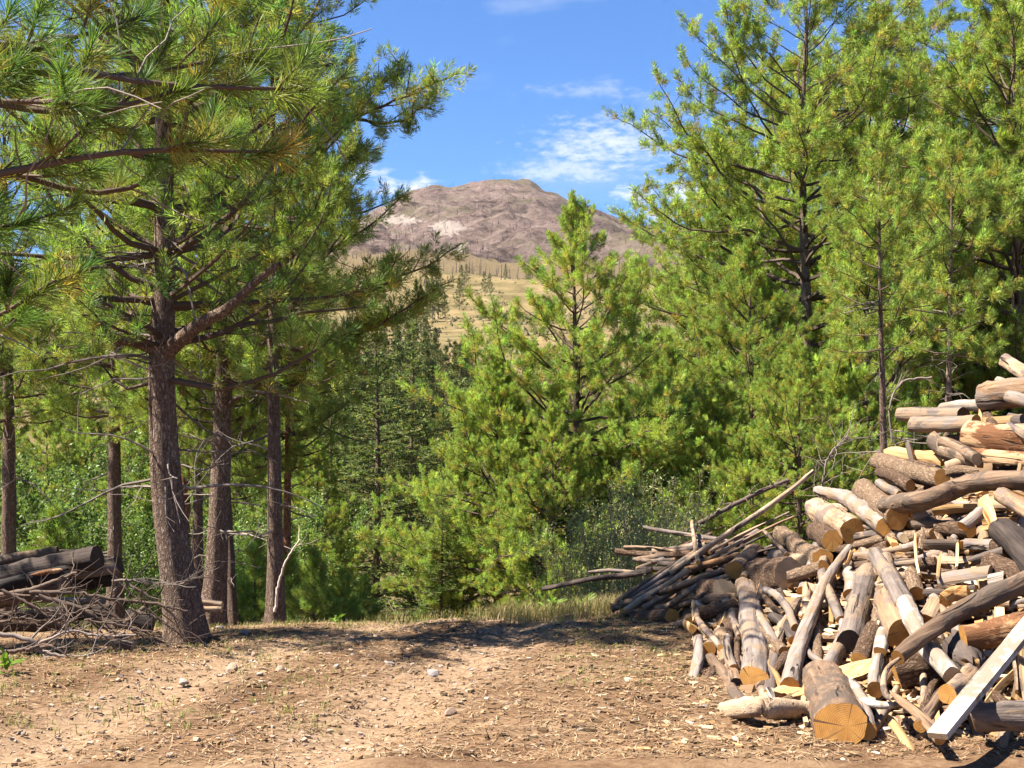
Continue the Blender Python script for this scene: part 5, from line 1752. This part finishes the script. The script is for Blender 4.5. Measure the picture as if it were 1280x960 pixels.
def needles_litter():
    rng = np.random.default_rng(21)
    n = 42000
    x, y = in_view(rng, n)
    z = GN(x, y) + rng.uniform(.001, .014, n)
    a = rng.uniform(0, 6.28, n); l = rng.uniform(.05, .13, n); w = rng.uniform(.0018, .0035, n)
    dx, dy = np.cos(a), np.sin(a)
    p0 = np.stack([x, y, z], -1); p1 = p0 + np.stack([dx * l, dy * l, rng.normal(0, .010, n)], -1)
    sd = np.stack([-dy, dx, 0 * dx], -1) * w[:, None]
    V = np.stack([p0 - sd, p0 + sd, p1], 1)
    c = np.array([[.20, .115, .06], [.26, .17, .095], [.15, .085, .045], [.31, .225, .14]])[rng.integers(0, 4, n)] * rng.lognormal(0, .2, (n, 1))
    b = Buf()
    b.add(V.reshape(-1, 3), np.arange(n * 3).reshape(n, 3), 0, np.repeat(c, 3, 0))
    tag(b.build('needle_litter', ['litter']), 'fallen brown pine needles carpeting the clearing', 'litter', None, 'stuff')


needles_litter()


def grass(name, label, pts, hgt, pal, seed, lean=1.1, w=.0028):
    rng = np.random.default_rng(seed)
    x, y = pts(rng)
    n = len(x)
    z = GN(x, y) - .005
    h = hgt[0] + (hgt[1] - hgt[0]) * rng.random(n)
    a = rng.uniform(0, 6.28, n); ln = rng.uniform(.1, lean, n) * h
    p0 = np.stack([x, y, z], -1)
    bend = np.stack([np.cos(a) * ln, np.sin(a) * ln, 0 * a], -1)
    p1 = p0 + bend * .35 + np.stack([0 * a, 0 * a, h * .6], -1)
    p2 = p0 + bend + np.stack([0 * a, 0 * a, h * .95], -1)
    sd = np.stack([-np.sin(a), np.cos(a), 0 * a], -1) * w
    V = np.stack([p0 - sd, p0 + sd, p1 + sd * .6, p1 - sd * .6, p2], 1)
    pal = np.array(pal)
    c = np.repeat((pal[rng.integers(0, len(pal), n)] * rng.lognormal(0, .2, (n, 1))), 5, 0)
    b = Buf()
    i = np.arange(n) * 5
    b.add(V.reshape(-1, 3), np.stack([i, i + 1, i + 2, i + 3], -1), 0, c)
    nv = b.nv
    b.v.append(np.zeros((0, 3), np.float32)); b.c.append(np.zeros((0, 3), np.float32))
    b.f.append(np.stack([i + 3, i + 2, i + 4], -1).ravel().astype(np.int32)); b.n.append(np.full(n, 3, np.int32)); b.m.append(np.zeros(n, np.int32))
    tag(b.build(name, ['grass']), label, 'grass', None, 'stuff')


def clumps(cs, per, spread):
    def f(rng):
        xs, ys = [], []
        for (x, y) in cs(rng):
            k = rng.integers(per // 2, per)
            s = spread * rng.uniform(.5, 1.3)
            xs.append(x + rng.normal(0, s, k)); ys.append(y + rng.normal(0, s, k))
        return np.concatenate(xs), np.concatenate(ys)
    return f


def uvd(rng, n, u0, u1, d0, d1):
    u = rng.uniform(u0, u1, n); d = rng.uniform(d0, d1, n)
    return list(zip((u - 640) / F * d, d))


DRY = [(.34, .26, .125), (.40, .32, .17), (.27, .19, .09), (.24, .21, .075)]
GRN = [(.14, .19, .04), (.20, .24, .06), (.26, .26, .08)]
grass('dry_grass', 'tall dry grass fringe along the crest beside the stick heap', clumps(lambda r: uvd(r, 170, 620, 800, 11.6, 14.0), 40, .09), (.05, .20), DRY + GRN[2:], 31)
grass('grass_tufts', 'thin green and straw tufts growing on the left clearing floor', clumps(lambda r: uvd(r, 170, -60, 420, 7.0, 11.5), 18, .07), (.02, .06), GRN + DRY[2:], 32, w=.003)
grass('crest_grass', 'pale grass along the crest where the track drops away', clumps(lambda r: uvd(r, 150, 180, 620, 11.8, 14.0), 22, .08), (.02, .07), DRY + GRN, 33)
grass('weeds', 'green weeds in the shade left of the log heap', clumps(lambda r: uvd(r, 110, 690, 880, 8.2, 11.8), 20, .09), (.01, .05), GRN + [(.10, .13, .04)], 34, w=.003)
grass('meadow_grass', 'straw coloured meadow grass beyond the crest', clumps(lambda r: uvd(r, 480, 0, 1280, 18, 40), 40, .25), (.08, .25), DRY + GRN[1:], 35, w=.004)


def leaf_weed(label, u, d, seed, s=1.0, n=26):
    rng = np.random.default_rng(seed)
    b = Buf()
    for k in range(n):
        a = rng.uniform(0, 6.28); e = rng.uniform(.2, 1.3); l = s * rng.uniform(.08, .2)
        dr = np.array([math.cos(a) * math.cos(e), math.sin(a) * math.cos(e), math.sin(e)])
        sd = np.array([-math.sin(a), math.cos(a), 0]) * l * .16
        up = np.cross(dr, sd); up = up / np.linalg.norm(up) * l * .06
        p = rng.normal(0, .03 * s, 3) * [1, 1, 0] + [0, 0, rng.uniform(0, .12) * s]
        V = [p, p + dr * l * .35 + sd, p + dr * l * .75 + sd * .8 - up, p + dr * l - up * 3, p + dr * l * .75 - sd * .8 - up, p + dr * l * .35 - sd]
        b.add(V, [[0, 1, 2, 3], [0, 3, 4, 5]], 0, np.array([.16, .26, .04]) * rng.uniform(.6, 1.3))
    x = (u - 640) / F * d
    o = b.build('weed', ['leaf'], None, False, (x, d, gz(x, d)))
    tag(o, label, 'plant', 'leafy weeds')


leaf_weed('bright leafy weed in the dry grass left of the pole heap', 732, 12.6, 1, .8, 50)
leaf_weed('green leafy weed under the farthest reaching pole', 690, 12.8, 2, .8, 44)
leaf_weed('broad leaved plant in the bottom left corner', 8, 8.3, 3, .7, 16)
leaf_weed('small leafy weed on the crest left of the track', 420, 12.8, 4, .5, 24)


# --- stones
def stone_mesh(seed):
    rng = np.random.default_rng(seed)
    bmx = bpy.data.meshes.new('stone')
    import bmesh
    bm = bmesh.new()
    bmesh.ops.create_icosphere(bm, subdivisions=2, radius=1.0)
    pl = norm(rng.normal(size=(7, 3)))
    for v in bm.verts:
        p = np.array(v.co)
        for q in pl:
            h = p @ q
            if h > .62:
                p = p - q * (h - .62) * .85
        p = p * (1 + .10 * mnoise.noise(Vector(p * 2.2 + seed)))
        v.co = Vector(p * [1.25, .85, .55])
    bm.to_mesh(bmx); bm.free()
    at_ = bmx.attributes.new('col', 'FLOAT_COLOR', 'POINT')
    c = np.tile(np.array([*[(.30, .245, .20), (.22, .19, .175), (.25, .175, .125)][seed % 3], 1.0]), (len(bmx.vertices), 1))
    at_.data.foreach_set('color', c.ravel().astype(np.float32))
    bmx.materials.append(MAT['rock'])
    bmx.polygons.foreach_set('use_smooth', np.zeros(len(bmx.polygons), bool))
    return bmx


SM = [stone_mesh(k) for k in range(6)]


def stone(label, u, v, w, k, group):
    d = EYE * F / (v - HZ)
    for _ in range(3):
        x = (u - 640) / F * d
        d = (EYE - gz(x, d)) * F / (v - HZ)
    x = (u - 640) / F * d
    o = bpy.data.objects.new('stone', SM[k % 6])
    COL.objects.link(o)
    r = w * .5 * d / F / 1.1
    o.scale = (r, r, r)
    o.location = (x, d, gz(x, d) + r * .18)
    o.rotation_euler = (random.uniform(-.2, .2), random.uniform(-.2, .2), random.uniform(0, 6.28))
    tag(o, label, 'stone', group)


random.seed(4)
SG = 'larger stones on the clearing'
for k, (u, v, w, lab) in enumerate([(487, 831, 17, 'biggest brown stone on the track, in the middle'), (542, 843, 20, 'flat pale stone right of the biggest brown stone'), (350, 838, 20, 'flat grey stone at the left of the track'),
                                    (325, 844, 13, 'pale stone left of the flat grey one'), (421, 833, 11, 'dark stone between the flat grey stone and the biggest brown one'), (290, 838, 28, 'broad pale stone sunk in the ground on the left'),
                                    (230, 853, 20, 'flat slab stone below the thick trunk'), (175, 841, 10, 'small white stone before the brush heap'), (150, 802, 16, 'mossy yellow stone at the edge of the brush heap'),
                                    (275, 785, 14, 'grey stone at the foot of the stout straight trunk'), (305, 790, 16, 'pale stone right of the stout straight trunk'), (318, 819, 14, 'grey stone by the shade edge on the left'),
                                    (785, 851, 14, 'pale stone in the weeds left of the heap'), (880, 884, 13, 'grey stone before the crooked log end'), (562, 892, 22, 'flat grey stone near the bottom of the photo'),
                                    (905, 835, 12, 'stone half hidden by the upright short log'), (590, 838, 10, 'small stone right of the flat pale one'), (610, 836, 10, 'dark small stone farther right on the track')]):
    stone(lab, u, v, w, k, SG)
for k in range(70):
    stone('small loose stone scattered over the dirt, one of many alike', random.uniform(20, 900), random.uniform(798, 940), random.uniform(5, 10), k, 'small loose stones')


# ------------------------------------------------------------------ the air
def build_haze():
    m = bpy.data.materials.new('haze')
    m.use_nodes = True
    nt = m.node_tree
    nt.nodes.clear()
    out = N(nt, 'ShaderNodeOutputMaterial')
    vol = N(nt, 'ShaderNodeVolumePrincipled')
    vol.inputs['Color'].default_value = (0.80, 0.88, 1.0, 1)
    vol.inputs['Density'].default_value = 0.000015
    L(nt, vol, 0, out, 'Volume')
    x, y0, y1, z0, z1 = 9500.0, -9000.0, 9600.0, -120.0, 700.0
    v = [(-x, y0, z0), (x, y0, z0), (x, y1, z0), (-x, y1, z0), (-x, y0, z1), (x, y0, z1), (x, y1, z1), (-x, y1, z1)]
    b = Buf()
    b.add(v, [[0, 3, 2, 1], [4, 5, 6, 7], [0, 1, 5, 4], [1, 2, 6, 5], [2, 3, 7, 6], [3, 0, 4, 7]])
    tag(b.build('haze', [m]), 'thin bluish summer haze in the air over the valley', None, None, 'stuff')


build_haze()
